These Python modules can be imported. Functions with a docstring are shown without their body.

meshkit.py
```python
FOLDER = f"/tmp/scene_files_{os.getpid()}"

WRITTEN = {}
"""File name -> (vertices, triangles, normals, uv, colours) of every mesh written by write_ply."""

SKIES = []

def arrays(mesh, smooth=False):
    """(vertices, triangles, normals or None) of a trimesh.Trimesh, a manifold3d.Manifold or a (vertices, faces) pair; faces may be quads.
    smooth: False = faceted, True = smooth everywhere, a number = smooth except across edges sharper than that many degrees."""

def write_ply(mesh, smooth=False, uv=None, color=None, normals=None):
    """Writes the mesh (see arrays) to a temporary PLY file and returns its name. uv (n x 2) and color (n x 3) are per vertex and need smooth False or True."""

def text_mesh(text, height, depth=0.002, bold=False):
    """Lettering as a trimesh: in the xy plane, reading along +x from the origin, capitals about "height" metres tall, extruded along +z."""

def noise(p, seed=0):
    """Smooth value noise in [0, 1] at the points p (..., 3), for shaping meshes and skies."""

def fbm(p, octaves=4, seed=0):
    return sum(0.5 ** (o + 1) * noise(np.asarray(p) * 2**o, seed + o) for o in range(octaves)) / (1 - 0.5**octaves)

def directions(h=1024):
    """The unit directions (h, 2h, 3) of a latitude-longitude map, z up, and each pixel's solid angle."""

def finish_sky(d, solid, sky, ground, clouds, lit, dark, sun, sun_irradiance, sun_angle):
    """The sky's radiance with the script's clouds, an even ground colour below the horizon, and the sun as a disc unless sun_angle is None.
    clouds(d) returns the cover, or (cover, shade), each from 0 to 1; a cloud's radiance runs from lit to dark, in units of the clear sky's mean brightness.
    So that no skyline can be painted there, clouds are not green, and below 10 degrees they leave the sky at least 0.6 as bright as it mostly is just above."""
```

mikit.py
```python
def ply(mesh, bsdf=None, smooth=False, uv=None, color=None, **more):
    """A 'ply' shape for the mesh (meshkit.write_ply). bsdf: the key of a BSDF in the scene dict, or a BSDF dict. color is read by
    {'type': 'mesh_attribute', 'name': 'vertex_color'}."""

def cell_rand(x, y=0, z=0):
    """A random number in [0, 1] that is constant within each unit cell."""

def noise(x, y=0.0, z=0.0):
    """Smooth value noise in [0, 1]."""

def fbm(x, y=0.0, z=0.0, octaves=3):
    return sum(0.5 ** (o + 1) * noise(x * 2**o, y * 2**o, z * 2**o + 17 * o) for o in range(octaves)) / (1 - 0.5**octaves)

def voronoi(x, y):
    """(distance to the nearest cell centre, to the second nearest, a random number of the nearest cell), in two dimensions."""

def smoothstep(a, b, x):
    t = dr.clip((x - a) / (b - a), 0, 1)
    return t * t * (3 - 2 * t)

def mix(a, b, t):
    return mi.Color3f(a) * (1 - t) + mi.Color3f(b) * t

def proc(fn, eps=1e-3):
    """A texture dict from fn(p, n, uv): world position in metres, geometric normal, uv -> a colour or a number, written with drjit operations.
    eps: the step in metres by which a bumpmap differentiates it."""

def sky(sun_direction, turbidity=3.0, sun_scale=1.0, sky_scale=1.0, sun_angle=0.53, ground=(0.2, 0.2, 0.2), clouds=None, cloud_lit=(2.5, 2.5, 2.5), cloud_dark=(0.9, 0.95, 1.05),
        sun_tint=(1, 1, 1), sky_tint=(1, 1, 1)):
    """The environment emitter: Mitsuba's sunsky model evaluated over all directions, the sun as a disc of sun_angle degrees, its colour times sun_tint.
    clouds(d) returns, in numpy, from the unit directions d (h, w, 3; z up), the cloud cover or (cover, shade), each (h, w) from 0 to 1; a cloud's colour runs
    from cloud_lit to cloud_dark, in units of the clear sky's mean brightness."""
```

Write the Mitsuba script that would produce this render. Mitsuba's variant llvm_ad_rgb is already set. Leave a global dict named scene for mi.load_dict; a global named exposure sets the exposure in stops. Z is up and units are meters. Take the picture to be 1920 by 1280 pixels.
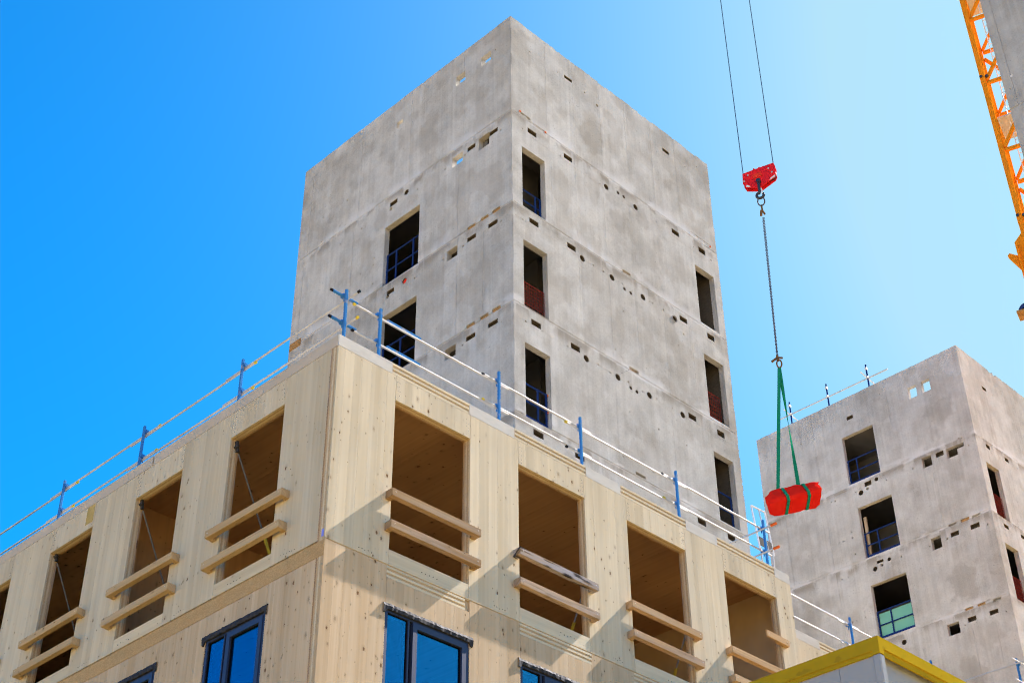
import math, random
import numpy as np, trimesh, manifold3d as m3
import drjit as dr
import mitsuba as mi, mikit
from mikit import noise, fbm, smoothstep, mix, cell_rand
T = mi.ScalarTransform4f
scene, labels = {}, {}

# ------------------------------------------------------------------ camera, sky, exposure
scene['camera'] = {'type': 'perspective', 'fov': 37.029, 'fov_axis': 'x', 'near_clip': 0.1, 'far_clip': 6000.0,
    'to_world': T().look_at(origin=[0, 0, 1.6], target=[0.576275, 0.568408, 2.187213], up=[-0.411157, -0.419322, 0.809394])}
SUN = np.array([1.0, -0.15, 1.034]); SUN /= np.linalg.norm(SUN)
def haze(d):
    # thin dry-season haze brightening towards the sun and the horizon
    a = np.degrees(np.arccos(np.clip(d @ SUN, -1, 1)))
    el = np.degrees(np.arcsin(np.clip(d[..., 2], -1, 1)))
    return np.clip(0.8 * np.exp(-(np.maximum(a - 10, 0) / 19.8) ** 2) * (1 + 3.0 * np.exp(-(el / 40.0) ** 2)), 0, 0.8)
scene['sky'] = mikit.sky(SUN.tolist(), turbidity=4, sky_scale=0.365, sky_tint=(0.03, 1.03, 1.92), sun_tint=(1.0, 1.12, 1.47), ground=(0.305, 0.22, 0.09),
                         clouds=haze, cloud_lit=(1.02, 1.46, 1.5))
exposure = 3.70

# ------------------------------------------------------------------ helpers
def numbered(base):
    if base not in USED:
        USED.add(base); return base
    k = 1
    while f'{base}_{k:03d}' in USED: k += 1
    USED.add(f'{base}_{k:03d}'); return f'{base}_{k:03d}'
USED = set()
def add(name, mesh, bsdf, parent=None, label=None, cat=None, group=None, kind=None, smooth=False, uv=None):
    k = numbered(f'{parent}__{name}' if parent else name)
    if uv is not None:
        if hasattr(mesh, 'to_mesh'):
            m = mesh.to_mesh(); mesh = trimesh.Trimesh(m.vert_properties[:, :3], m.tri_verts, process=False)
        uv = np.tile(np.asarray(uv, float), (len(mesh.vertices), 1))
    scene[k] = mikit.ply(mesh, bsdf, smooth=smooth, uv=uv)
    tag(k, label, cat, group, kind)
    return k
def tag(k, label=None, cat=None, group=None, kind=None):
    d = {}
    if label: d['label'] = label
    if cat: d['category'] = cat
    if group: d['group'] = group
    if kind: d['kind'] = kind
    if d: labels[k] = d
def thing(name, label, cat, group=None):
    k = numbered(name); tag(k, label, cat, group); return k
MF = m3.Manifold
def box(x0, x1, y0, y1, z0, z1):
    return MF.cube((x1 - x0, y1 - y0, z1 - z0)).translate((x0, y0, z0))
def pbox(pl, c, u0, u1, d0, d1, z0, z1):
    """Box against a facade plane: u along it, d inwards from it."""
    return box(c + d0, c + d1, u0, u1, z0, z1) if pl == 'X' else box(u0, u1, c + d0, c + d1, z0, z1)
def pcyl(pl, c, u, z, r, d0, d1, seg=14):
    m = MF.cylinder(d1 - d0, r, r, seg)
    return m.rotate((0, 90, 0)).translate((c + d0, u, z)) if pl == 'X' else m.rotate((-90, 0, 0)).translate((u, c + d0, z))
def union(l): return MF.batch_boolean(list(l), m3.OpType.Add)
def tube(p0, p1, r, seg=10):
    p0, p1 = np.asarray(p0, float), np.asarray(p1, float); d = p1 - p0; L = np.linalg.norm(d)
    m = trimesh.creation.cylinder(r, L, sections=seg)
    m.apply_transform(trimesh.geometry.align_vectors([0, 0, 1], d / L)); m.apply_translation((p0 + p1) / 2)
    return m
def bar(p0, p1, w, h, up=(0, 0, 1)):
    """Rectangular bar from p0 to p1, w wide, h along 'up'."""
    p0, p1 = np.asarray(p0, float), np.asarray(p1, float); d = p1 - p0; L = np.linalg.norm(d); d /= L
    s = np.cross(d, up); s /= np.linalg.norm(s); n = np.cross(s, d)
    m = trimesh.creation.box((w, L, h)); M = np.eye(4); M[:3, 0], M[:3, 1], M[:3, 2], M[:3, 3] = s, d, n, (p0 + p1) / 2
    m.apply_transform(M); return m
def cat(l): return trimesh.util.concatenate(list(l))
def rbox(x0, x1, y0, y1, z0, z1, r=0.006):
    """Box with chamfered edges."""
    pts = []
    for sx, sy, sz in np.ndindex(2, 2, 2):
        c = [(x0, x1)[sx], (y0, y1)[sy], (z0, z1)[sz]]
        for ax in range(3):
            q = list(c)
            for o in range(3):
                if o != ax: q[o] += (r if (sx, sy, sz)[o] == 0 else -r)
            pts.append(q)
    return MF.hull_points(np.array(pts, float))
def prism(poly, axis0, axis1, origin, depth_vec):
    """Polygon (s, t) on axes axis0, axis1 from origin, extruded along depth_vec."""
    m = m3.CrossSection([np.asarray(poly, float)], m3.FillRule.NonZero).extrude(1.0)
    A = np.stack([axis0, axis1, depth_vec], 1).astype(float)
    if np.linalg.det(A) < 0:
        origin = np.asarray(origin, float) + depth_vec; A[:, 2] *= -1
    return m.transform(np.hstack([A, np.asarray(origin, float)[:, None]]))

# ------------------------------------------------------------------ materials
def bs(name, fn=None, rgb=None, rough=0.8, metal=0.0, spec=0.0, bump=None, bump_scale=1.0, two=True, **kw):
    b = {'type': 'principled', 'base_color': mikit.proc(fn) if fn else {'type': 'rgb', 'value': list(rgb)}, 'roughness': rough, 'metallic': metal, 'specular': spec, **kw}
    if bump: b = {'type': 'bumpmap', 'tex': mikit.proc(bump, 4e-3), 'scale': bump_scale, 'bsdf': b}
    scene[name] = {'type': 'twosided', 'bsdf': b} if two else b
    return name

def wood_fn(c0, c1, knot, axis, grain=1.0, dens=0.55, dirt=0.0, tone=(0.92, 0.16)):
    """Spruce: long grain along 'axis', knots, per-board tone from uv.x, grey weathering from uv.y."""
    def fn(p, n, uv):
        if axis == 'z': a, u = p.z, p.x + p.y
        elif axis == 'x': a, u = p.x, p.y * 0.8 + p.z
        else: a, u = p.y, p.x * 0.8 + p.z
        off = uv.x * 7.3
        wav = noise(u * 5, a * 0.9 + off, 3.0) - 0.5
        g = noise((u + 0.012 * wav) * 75, a * 0.9 + off, 1.7)
        g2 = noise((u + 0.02 * wav) * 24, a * 0.45 + off, 9.1)
        b = fbm(u * 4, a * 0.8 + off, 5.2)
        t = dr.clip(0.26 * g2 + 0.24 * g + 0.50 * b, 0, 1)
        col = mix(c0, c1, dr.clip((t - 0.28) * 2.1 * grain, 0, 1)) * (tone[0] + tone[1] * uv.x)
        # knots
        su, sa = 0.105, 0.23
        cu, ca = dr.floor(u / su), dr.floor(a / sa + off)
        ku = (cu + 0.1 + 0.8 * cell_rand(cu, ca, 11)) * su
        ka = (ca + 0.08 + 0.84 * cell_rand(cu, ca, 12) - off) * sa
        on = dr.select(cell_rand(cu, ca, 13) < dens * (0.25 + 1.5 * smoothstep(0.3, 0.7, noise(u * 1.9, a * 1.3, 40.0))), 1.0, 0.0)
        rr = 0.003 + 0.014 * dr.square(dr.square(cell_rand(cu, ca, 14)))
        q = dr.sqrt(dr.square((u - ku) / rr) + dr.square((a - ka) / (rr * 1.5)))
        k = on * (1 - smoothstep(0.75, 1.25, q)) * (0.2 + 0.6 * cell_rand(cu, ca, 16))
        halo = on * (1 - smoothstep(0.8, 3.6, q)) * 0.22
        col = mix(col, knot, dr.clip(k + halo, 0, 1))
        # weathering
        w = uv.y * smoothstep(0.25, 0.75, 0.55 * fbm(u * 12, a * 1.4 + off, 2.2) + 0.45 * noise(u * 50, a * 2, 8.0) + 0.35 * (uv.y - 0.4))
        gry = mix(mi.Color3f(0.34, 0.31, 0.30), mi.Color3f(0.05, 0.045, 0.045), smoothstep(0.45, 0.8, noise(u * 40, a * 5, 4.0)) * uv.y)
        col = mix(col, gry, dr.clip(w, 0, 1))
        if dirt:
            col = col * (1 - dirt * smoothstep(0.5, 0.8, fbm(u * 1.7, a * 0.5, 21.0)))
        return col
    return fn
bs('wood_light', wood_fn((0.55, 0.45, 0.295), (0.67, 0.58, 0.425), (0.17, 0.09, 0.04), 'z', dens=0.4, dirt=0.12, grain=0.75), rough=0.75)
bs('wood_warm', wood_fn((0.49, 0.35, 0.205), (0.63, 0.49, 0.325), (0.17, 0.09, 0.04), 'z', dens=0.5, dirt=0.18, grain=0.8), rough=0.75)
bs('wood_plank_x', wood_fn((0.36, 0.22, 0.11), (0.52, 0.36, 0.20), (0.12, 0.06, 0.025), 'x', dens=0.35, tone=(0.6, 0.6)), rough=0.8)
bs('wood_plank_y', wood_fn((0.42, 0.28, 0.14), (0.55, 0.40, 0.22), (0.12, 0.06, 0.025), 'y', dens=0.35, tone=(0.78, 0.4)), rough=0.8)
bs('wood_sill_x', wood_fn((0.56, 0.47, 0.32), (0.68, 0.59, 0.42), (0.2, 0.12, 0.06), 'x', dens=0.15), rough=0.75)
bs('wood_sill_y', wood_fn((0.56, 0.45, 0.29), (0.66, 0.56, 0.38), (0.2, 0.12, 0.06), 'y', dens=0.15), rough=0.75)
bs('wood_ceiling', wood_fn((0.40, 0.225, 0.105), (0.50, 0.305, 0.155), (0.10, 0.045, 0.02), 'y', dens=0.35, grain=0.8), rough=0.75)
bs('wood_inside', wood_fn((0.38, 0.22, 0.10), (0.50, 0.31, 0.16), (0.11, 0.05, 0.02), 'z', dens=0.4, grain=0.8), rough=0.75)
bs('wood_end', lambda p, n, uv: mix((0.45, 0.32, 0.185), (0.54, 0.40, 0.24), fbm((p.x + p.y) * 6, p.z * 3, 2.0)), rough=0.85)
bs('wood_layer', lambda p, n, uv: mix((0.54, 0.42, 0.26), (0.66, 0.55, 0.37), fbm((p.x + p.y) * 4, p.z * 9, 6.0)), rough=0.8)
bs('strand_board', lambda p, n, uv: mix((0.44, 0.275, 0.125), (0.52, 0.345, 0.17), smoothstep(0.3, 0.75, noise((p.x + p.y) * 60, p.z * 120, 1.0) * 0.5 + 0.3 * noise((p.x + p.y) * 150, p.z * 70, 4.0) + 0.2 * noise((p.x + p.y) * 9, p.z * 9, 4.0))), rough=0.85)
bs('primed_edge', lambda p, n, uv: mix((0.50, 0.465, 0.40), (0.60, 0.565, 0.495), fbm((p.x + p.y) * 5, p.z * 12, 3.0)), rough=0.7)
bs('grey_edge_strip', lambda p, n, uv: mix((0.48, 0.40, 0.30), (0.56, 0.475, 0.37), fbm((p.x + p.y) * 2.2, p.z * 9, 3.0)), rough=0.8)

def concrete_fn(joints, seed, light=1.0, blots=(), panel=1.05):
    def fn(p, n, uv):
        x, y, z = p.x + seed, p.y + seed * 0.7, p.z
        s = x + y
        big = fbm(x * 0.5, y * 0.5, z * 0.45, octaves=3)
        med = fbm(x * 2.6, y * 2.6, z * 2.0, octaves=5)
        streak = noise(s * 11, z * 0.4, 3.3) * 0.5 + noise(s * 34, z * 0.8, 7.7) * 0.5
        fine = noise(x * 55, y * 55, z * 55)
        tone = cell_rand(dr.floor((p.x + p.y - joints[0] * 0.01) / panel), dr.floor((z - joints[0]) / 3.0), 5.0 + seed)
        v = 0.5 + 0.42 * (big - 0.5) + 0.46 * (med - 0.5) + 0.26 * (streak - 0.5) + 0.20 * (fine - 0.5) + 0.10 * (tone - 0.5)
        col = mix((0.342, 0.318, 0.274), (0.622, 0.598, 0.54), dr.clip((v - 0.2) * 1.67, 0, 1)) * light
        # crisp grout smears and damp patches
        patch = smoothstep(0.535, 0.565, fbm(s * 1.5 + 3, z * 1.9, 17.0 + seed, octaves=5)) * smoothstep(0.4, 0.6, noise(s * 0.5, z * 0.6, 51.0))
        col = mix(col, col * mi.Color3f(0.80, 0.78, 0.74), 0.28 * patch)
        smear = smoothstep(0.60, 0.64, fbm(s * 2.1, z * 2.6, 27.0 + seed, octaves=5))
        col = mix(col, mi.Color3f(0.62, 0.605, 0.575), 0.16 * smear)
        for j in joints:
            d = z - j
            wob = 0.30 * (fbm(s * 1.6, z * 0.5, 5.0) - 0.5)
            pale = smoothstep(-0.06, 0.03, d + wob * 0.3) * (1 - smoothstep(0.06, 0.42, d + wob)) * smoothstep(0.44, 0.56, fbm(s * 1.3, z * 2.6, 8.0, octaves=4))
            dark = (1 - smoothstep(-0.02, 0.04, d)) * smoothstep(-0.36, -0.03, d + wob) * smoothstep(0.40, 0.58, fbm(s * 2.6, z * 1.6, 2.0, octaves=4))
            drip = (1 - smoothstep(-0.02, 0.0, d)) * smoothstep(-1.6, -0.1, d) * smoothstep(0.70, 0.80, noise(s * 7.5, 3.0, j)) * (0.5 + 0.5 * noise(s * 60, z * 2, 1.0))
            col = mix(col, mi.Color3f(0.66, 0.645, 0.62), 0.62 * pale)
            col = mix(col, mi.Color3f(0.235, 0.195, 0.145), 0.62 * dark)
            col = mix(col, mi.Color3f(0.62, 0.60, 0.57), 0.40 * drip)
        brown = smoothstep(0.555, 0.64, fbm(s * 1.6, z * 1.0, 31.0 + seed, octaves=5))
        col = mix(col, mi.Color3f(0.285, 0.24, 0.18), 0.24 * brown)
        for bx, by, bz, br in blots:
            q = dr.sqrt(dr.square(p.x - bx) + dr.square(p.y - by) + 0.6 * dr.square(z - bz)) / br + 1.2 * (fbm(s * 3.6, z * 3.6, 3.0, octaves=4) - 0.5)
            col = mix(col, mi.Color3f(0.27, 0.235, 0.185), 0.40 * (1 - smoothstep(0.5, 0.95, q)))
        pit = smoothstep(0.84, 0.92, noise(x * 23, y * 23, z * 23)) * smoothstep(0.5, 0.7, med)
        return col * (1 - 0.3 * pit)
    return fn
def concrete_bump(p, n, uv):
    return 0.004 * fbm(p.x * 5, p.y * 5, p.z * 5, octaves=4) + 0.0012 * noise(p.x * 40, p.y * 40, p.z * 40)
bs('concrete_main', concrete_fn((28.66, 25.66, 22.66, 19.7), 0.0, blots=((22.6, 19.27, 29.85, 0.62), (23.6, 19.27, 27.3, 0.5), (27.55, 19.27, 31.6, 0.35))), rough=0.9, bump=concrete_bump)
bs('concrete_far', concrete_fn((28.85, 25.9, 22.9), 4.7, blots=((41.34, 20.3, 30.2, 0.6), (41.34, 20.6, 23.9, 0.7), (41.34, 21.0, 20.9, 0.6))), rough=0.9, bump=concrete_bump)
bs('concrete_dark', concrete_fn((24.77, 23.28), 11.3, light=0.92), rough=0.9, bump=concrete_bump)
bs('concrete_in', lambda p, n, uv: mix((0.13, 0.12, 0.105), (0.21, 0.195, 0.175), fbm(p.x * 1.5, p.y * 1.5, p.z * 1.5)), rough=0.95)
bs('prop_steel', rgb=(0.16, 0.15, 0.14), rough=0.6)
bs('hole_shade_dark', lambda p, n, uv: mix((0.075, 0.062, 0.045), (0.14, 0.115, 0.085), fbm(p.x * 20, p.y * 20, p.z * 20)), rough=0.9)  # dark colour standing in for shade inside holes and doorways
bs('concrete_sleeve', rgb=(0.34, 0.32, 0.30))

def paint_fn(rgb, scuff, amount=0.5, sc=6.0):
    return lambda p, n, uv: mix(mi.Color3f(rgb) * (0.9 + 0.2 * fbm(p.x * 3, p.y * 3, p.z * 3)), scuff, amount * smoothstep(0.62, 0.75, fbm(p.x * sc, p.y * sc, p.z * sc, octaves=4)))
bs('steel_galv', lambda p, n, uv: mix((0.44, 0.42, 0.385), (0.60, 0.575, 0.53), noise(p.x * 6, p.y * 6, p.z * 6)), rough=0.55, metal=0.2, spec=0.35)
bs('paint_blue', paint_fn((0.05, 0.20, 0.46), (0.34, 0.33, 0.33), 0.6, 11), rough=0.42)
bs('paint_navy_blue', paint_fn((0.016, 0.04, 0.15), (0.12, 0.1, 0.1), 0.3, 12), rough=0.5)
bs('paint_red_mesh', paint_fn((0.24, 0.04, 0.03), (0.12, 0.05, 0.03), 0.4, 12), rough=0.5)
bs('plastic_yellow', rgb=(0.62, 0.46, 0.05), rough=0.5)
bs('plastic_orange', rgb=(0.75, 0.14, 0.03), rough=0.5)
bs('plastic_black', rgb=(0.02, 0.02, 0.022), rough=0.5)
bs('membrane', lambda p, n, uv: mix((0.012, 0.012, 0.014), (0.05, 0.05, 0.055), noise(p.x * 30, p.y * 30, p.z * 30)), rough=0.75, spec=0.2)
bs('window_navy', rgb=(0.030, 0.042, 0.085), rough=0.4, spec=0.25)
bs('seal_shade_black', rgb=(0.01, 0.01, 0.012), rough=0.6)  # black of the glazing seals, also of the shade strip by the mullion
scene['pane_glass'] = {'type': 'thindielectric', 'int_ior': 2.2, 'ext_ior': 1.0, 'specular_reflectance': {'type': 'rgb', 'value': [0.08, 0.66, 1.0]}, 'specular_transmittance': {'type': 'rgb', 'value': [0.003, 0.006, 0.02]}}
bs('orange_crane', paint_fn((0.80, 0.235, 0.012), (0.55, 0.17, 0.03), 0.2, 0.8), rough=0.45)
bs('crane_white', rgb=(0.72, 0.70, 0.66), rough=0.5)
bs('crane_lamp_shell', rgb=(0.03, 0.05, 0.13), rough=0.4)
bs('red_block', paint_fn((0.78, 0.022, 0.032), (0.5, 0.05, 0.04), 0.15, 1), rough=0.38)
bs('red_label', rgb=(0.82, 0.05, 0.03), rough=0.4)
bs('chalk_white', rgb=(0.75, 0.74, 0.72), rough=0.6)
bs('hook_black', rgb=(0.03, 0.03, 0.035), rough=0.4, spec=0.5)
bs('rust_link', lambda p, n, uv: mix((0.22, 0.10, 0.04), (0.42, 0.24, 0.11), noise(p.x * 60, p.y * 60, p.z * 60)), rough=0.55, metal=0.4)
bs('chain_steel', lambda p, n, uv: mix((0.06, 0.055, 0.07), (0.16, 0.14, 0.15), noise(p.x * 40, p.y * 40, p.z * 40)), rough=0.7, metal=0.0, spec=0.2)
bs('rope_steel', rgb=(0.05, 0.09, 0.16), rough=0.9, spec=0.0)
bs('green_webbing', lambda p, n, uv: mix((0.010, 0.20, 0.095), (0.02, 0.29, 0.15), noise(p.x * 50, p.y * 50, p.z * 50)), rough=0.7)
scene['red_tarp'] = {'type': 'bumpmap', 'tex': mikit.proc(lambda p, n, uv: 0.035 * fbm(p.x * 8, p.y * 8, p.z * 8, octaves=4), 4e-3), 'scale': 1.0,
    'bsdf': {'type': 'principledthin', 'base_color': mikit.proc(lambda p, n, uv: mix((0.86, 0.016, 0.010), (0.93, 0.04, 0.02), fbm(p.x * 7, p.y * 7, p.z * 7))), 'roughness': 0.6, 'diff_trans': 0.35}}
bs('cabin_yellow', lambda p, n, uv: mix(mi.Color3f(0.40, 0.27, 0.016) * (0.9 + 0.2 * fbm(p.x * 2, p.y * 2, p.z * 4)), (0.26, 0.165, 0.02), 0.5 * smoothstep(0.66, 0.74, fbm(p.x * 7, p.y * 7, p.z * 12, octaves=4))), rough=0.5)
bs('cabin_grey', lambda p, n, uv: mix((0.31, 0.325, 0.335), (0.37, 0.385, 0.395), fbm((p.x + p.y) * 1.5, p.z * 0.8, 4.0)), rough=0.5)
bs('green_board', lambda p, n, uv: mix((0.16, 0.42, 0.30), (0.22, 0.50, 0.37), fbm(p.x * 2, p.y * 2, p.z * 2)), rough=0.6)
bs('infill_timber', lambda p, n, uv: mix((0.30, 0.15, 0.05), (0.50, 0.28, 0.11), noise(p.y * 40 + p.x * 40, p.z * 160, 2.0)), rough=0.8)
bs('mineral_foam', lambda p, n, uv: mix((0.38, 0.27, 0.09), (0.52, 0.38, 0.15), fbm((p.x + p.y) * 9, p.z * 20, 4.0)), rough=0.85)
bs('blue_label', rgb=(0.22, 0.27, 0.75), rough=0.6)
bs('roof_felt', rgb=(0.20, 0.195, 0.19), rough=0.9)
bs('soil', lambda p, n, uv: mix((0.27, 0.187, 0.072), (0.355, 0.253, 0.10), fbm(p.x * 0.3, p.y * 0.3, 1.0, octaves=4)), rough=0.95)

# ------------------------------------------------------------------ ground
g = trimesh.creation.box((5000, 5000, 0.5)); g.apply_translation((0, 0, -0.25))
add('ground', g, 'soil', kind='structure', label='sandy bare ground of the building site')

# ------------------------------------------------------------------ concrete towers
rng = random.Random(7)
def chips(pl, c, u0, u1, z, n, size=0.05, thick=0.22):
    """Small broken bites along a wall's top edge."""
    out = []
    for _ in range(n):
        u = rng.uniform(u0, u1); w = rng.uniform(0.03, 0.35); h = rng.uniform(0.006, size) * (1 if rng.random() < 0.35 else 0.35)
        out.append(pbox(pl, c, u - w / 2, u + w / 2, -0.01, thick * rng.uniform(0.3, 1.2), z - h, z + 0.1).rotate((0, 0, 0)))
    return out
def grooves_h(pl, c, u0, u1, zs, d=0.016, h=0.020):
    return [pbox(pl, c, u0 - 0.02, u1 + 0.02, -0.02, d, z - h / 2, z + h / 2) for z in zs]
def grooves_v(pl, c, us, d=0.012, w=0.014):
    return [pbox(pl, c, u - w / 2, u + w / 2, -0.02, d, z0, z1) for u, z0, z1 in us]
def openings(pl, c, rects, d):
    return [pbox(pl, c, a, b, -0.05, d, z0, z1) for a, b, z0, z1 in rects]
def dots(pl, c, pts, r=0.028, d=0.13):
    return [pcyl(pl, c, u, z, r * rng.uniform(0.75, 1.2), -0.02, d, 8) for u, z in pts]
def rough_slit(pl, c, u0, u1, z, h, d=0.07, n=7):
    out = []
    for i in range(n):
        a = u0 + (u1 - u0) * i / n; b = u0 + (u1 - u0) * (i + 1) / n
        k = rng.uniform(0.35, 1.0)
        out.append(pbox(pl, c, a - 0.004, b + 0.004, -0.02, d, z - h * k / 2 + rng.uniform(-.2, .2) * h, z + h * k / 2))
    return out

def shade_linings(pl, c, rects, circles, parent, d=0.16):
    """Added dark liners that put shade into the cast pockets and round holes."""
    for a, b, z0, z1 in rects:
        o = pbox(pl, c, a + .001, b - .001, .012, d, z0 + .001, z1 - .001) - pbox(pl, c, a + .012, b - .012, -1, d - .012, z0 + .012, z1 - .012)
        add('pocket_shade_lining', o, 'hole_shade_dark', parent)
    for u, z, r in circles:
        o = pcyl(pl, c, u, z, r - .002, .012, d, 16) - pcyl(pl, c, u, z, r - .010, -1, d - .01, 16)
        add('hole_shade_sleeve', o, 'hole_shade_dark', parent)
# main tower
BX, BY, BX1, BY1, BT, WT = 19.6, 19.27, 27.76, 27.78, 32.1, 0.16
tower = thing('concrete_tower', 'tall bare concrete core tower rising behind the timber block, tallest in the middle', 'tower', 'bare concrete towers')
cut = []
R, L = 'Y', 'X'
doorsR = [(19.95, 20.76, 25.74, 27.68), (19.95, 20.76, 22.74, 24.70), (19.95, 20.77, 19.72, 21.71), (26.66, 27.47, 25.78, 27.72), (26.66, 27.47, 22.80, 24.75), (26.66, 27.45, 19.8, 21.76)]
winL = [(22.62, 23.98, 25.70, 27.65), (22.62, 23.98, 22.72, 24.68), (22.62, 23.98, 19.72, 21.68)]
cut += openings(R, BY, doorsR, 0.4) + openings(L, BX, winL, 0.4)
for z in (28.45, 25.5, 22.47, 19.5):            # small pockets below each floor joint on the right face
    cut += openings(R, BY, [(20.17, 20.49, z - 0.15, z + .01), (26.9, 27.2, z - 0.13, z + 0.05), (25.76, 26.07, z - 0.13, z + 0.03), (21.49, 21.80, z - 0.15, z + .01)], 0.4)
cut += openings(R, BY, [(21.62, 21.93, 31.27, 31.38), (25.66, 25.95, 31.27, 31.39)], 0.12)
bigc = [(23.10, 28.30), (24.26, 28.31), (22.03, 25.29), (23.12, 25.30), (24.30, 25.32), (25.53, 25.27), (22.01, 22.27), (23.12, 22.28), (24.27, 22.30), (25.53, 22.31)]
smc = [(23.57, 28.39), (23.80, 28.39), (23.58, 25.19), (23.82, 25.19), (23.58, 22.19), (23.80, 22.18), (22.92, 31.13)]
cut += [pcyl(R, BY, u, z, 0.092, -0.02, 0.4) for u, z in bigc] + [pcyl(R, BY, u, z, 0.054, -0.02, 0.4) for u, z in smc[:6]] + [pcyl(R, BY, 22.92, 31.13, 0.05, -0.02, 0.12)]
cut += dots(R, BY, [(20.31, 31.27), (21.37, 31.28), (22.42, 31.27), (24.54, 31.28), (26.66, 31.3), (27.21, 31.65), (19.98, 28.28), (21.35, 28.26), (22.34, 28.29), (22.85, 28.26), (23.13, 26.08), (24.29, 26.09), (22.43, 25.3), (22.8, 25.32), (23.5, 25.32), (24.56, 25.32), (24.67, 25.33), (25.1, 25.34), (25.1, 28.32), (26.67, 28.33), (27.44, 28.31), (19.94, 25.3), (19.99, 22.3), (21.38, 22.31), (23.08, 23.07), (25.61, 24.47), (23.49, 24.44), (25.87, 24.96), (22.43, 22.31), (22.84, 22.28), (23.5, 22.33), (24.02, 22.29), (24.55, 22.34), (25.14, 22.33), (24.22, 23.08), (23.48, 21.46), (24.53, 21.44), (23.14, 20.08), (24.2, 20.1), (25.58, 21.45)])
cut += rough_slit(R, BY, 19.93, 20.30, 28.80, 0.085) + rough_slit(R, BY, 20.3, 20.85, 28.74, 0.03, 0.03) + rough_slit(R, BY, 26.6, 27.5, 28.85, 0.035, 0.04, 10)
slotsR = [(23.55, 23.86, 25.74, 25.82), (23.57, 23.92, 22.74, 22.83), (23.56, 23.91, 19.78, 19.86)]
cut += openings(R, BY, slotsR, 0.12)
cut += grooves_h(R, BY, BX, BX1, (28.70, 25.70, 22.72, 19.74)) + grooves_h(R, BY, BX, BX1, (28.20, 25.29, 22.29), 0.004, 0.008)
cut += grooves_v(R, BY, [(u, 28.7, 32.2) for u in (20.88, 21.93, 23.0, 24.04, 25.13, 26.19)] + [(21.0, 25.7, 28.2), (21.9, 22.7, 28.7), (22.96, 25.7, 28.7), (24.0, 22.7, 28.2), (25.1, 19.7, 28.2), (23.0, 19.7, 25.3), (26.2, 22.7, 25.7)], 0.004, 0.007)
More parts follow.
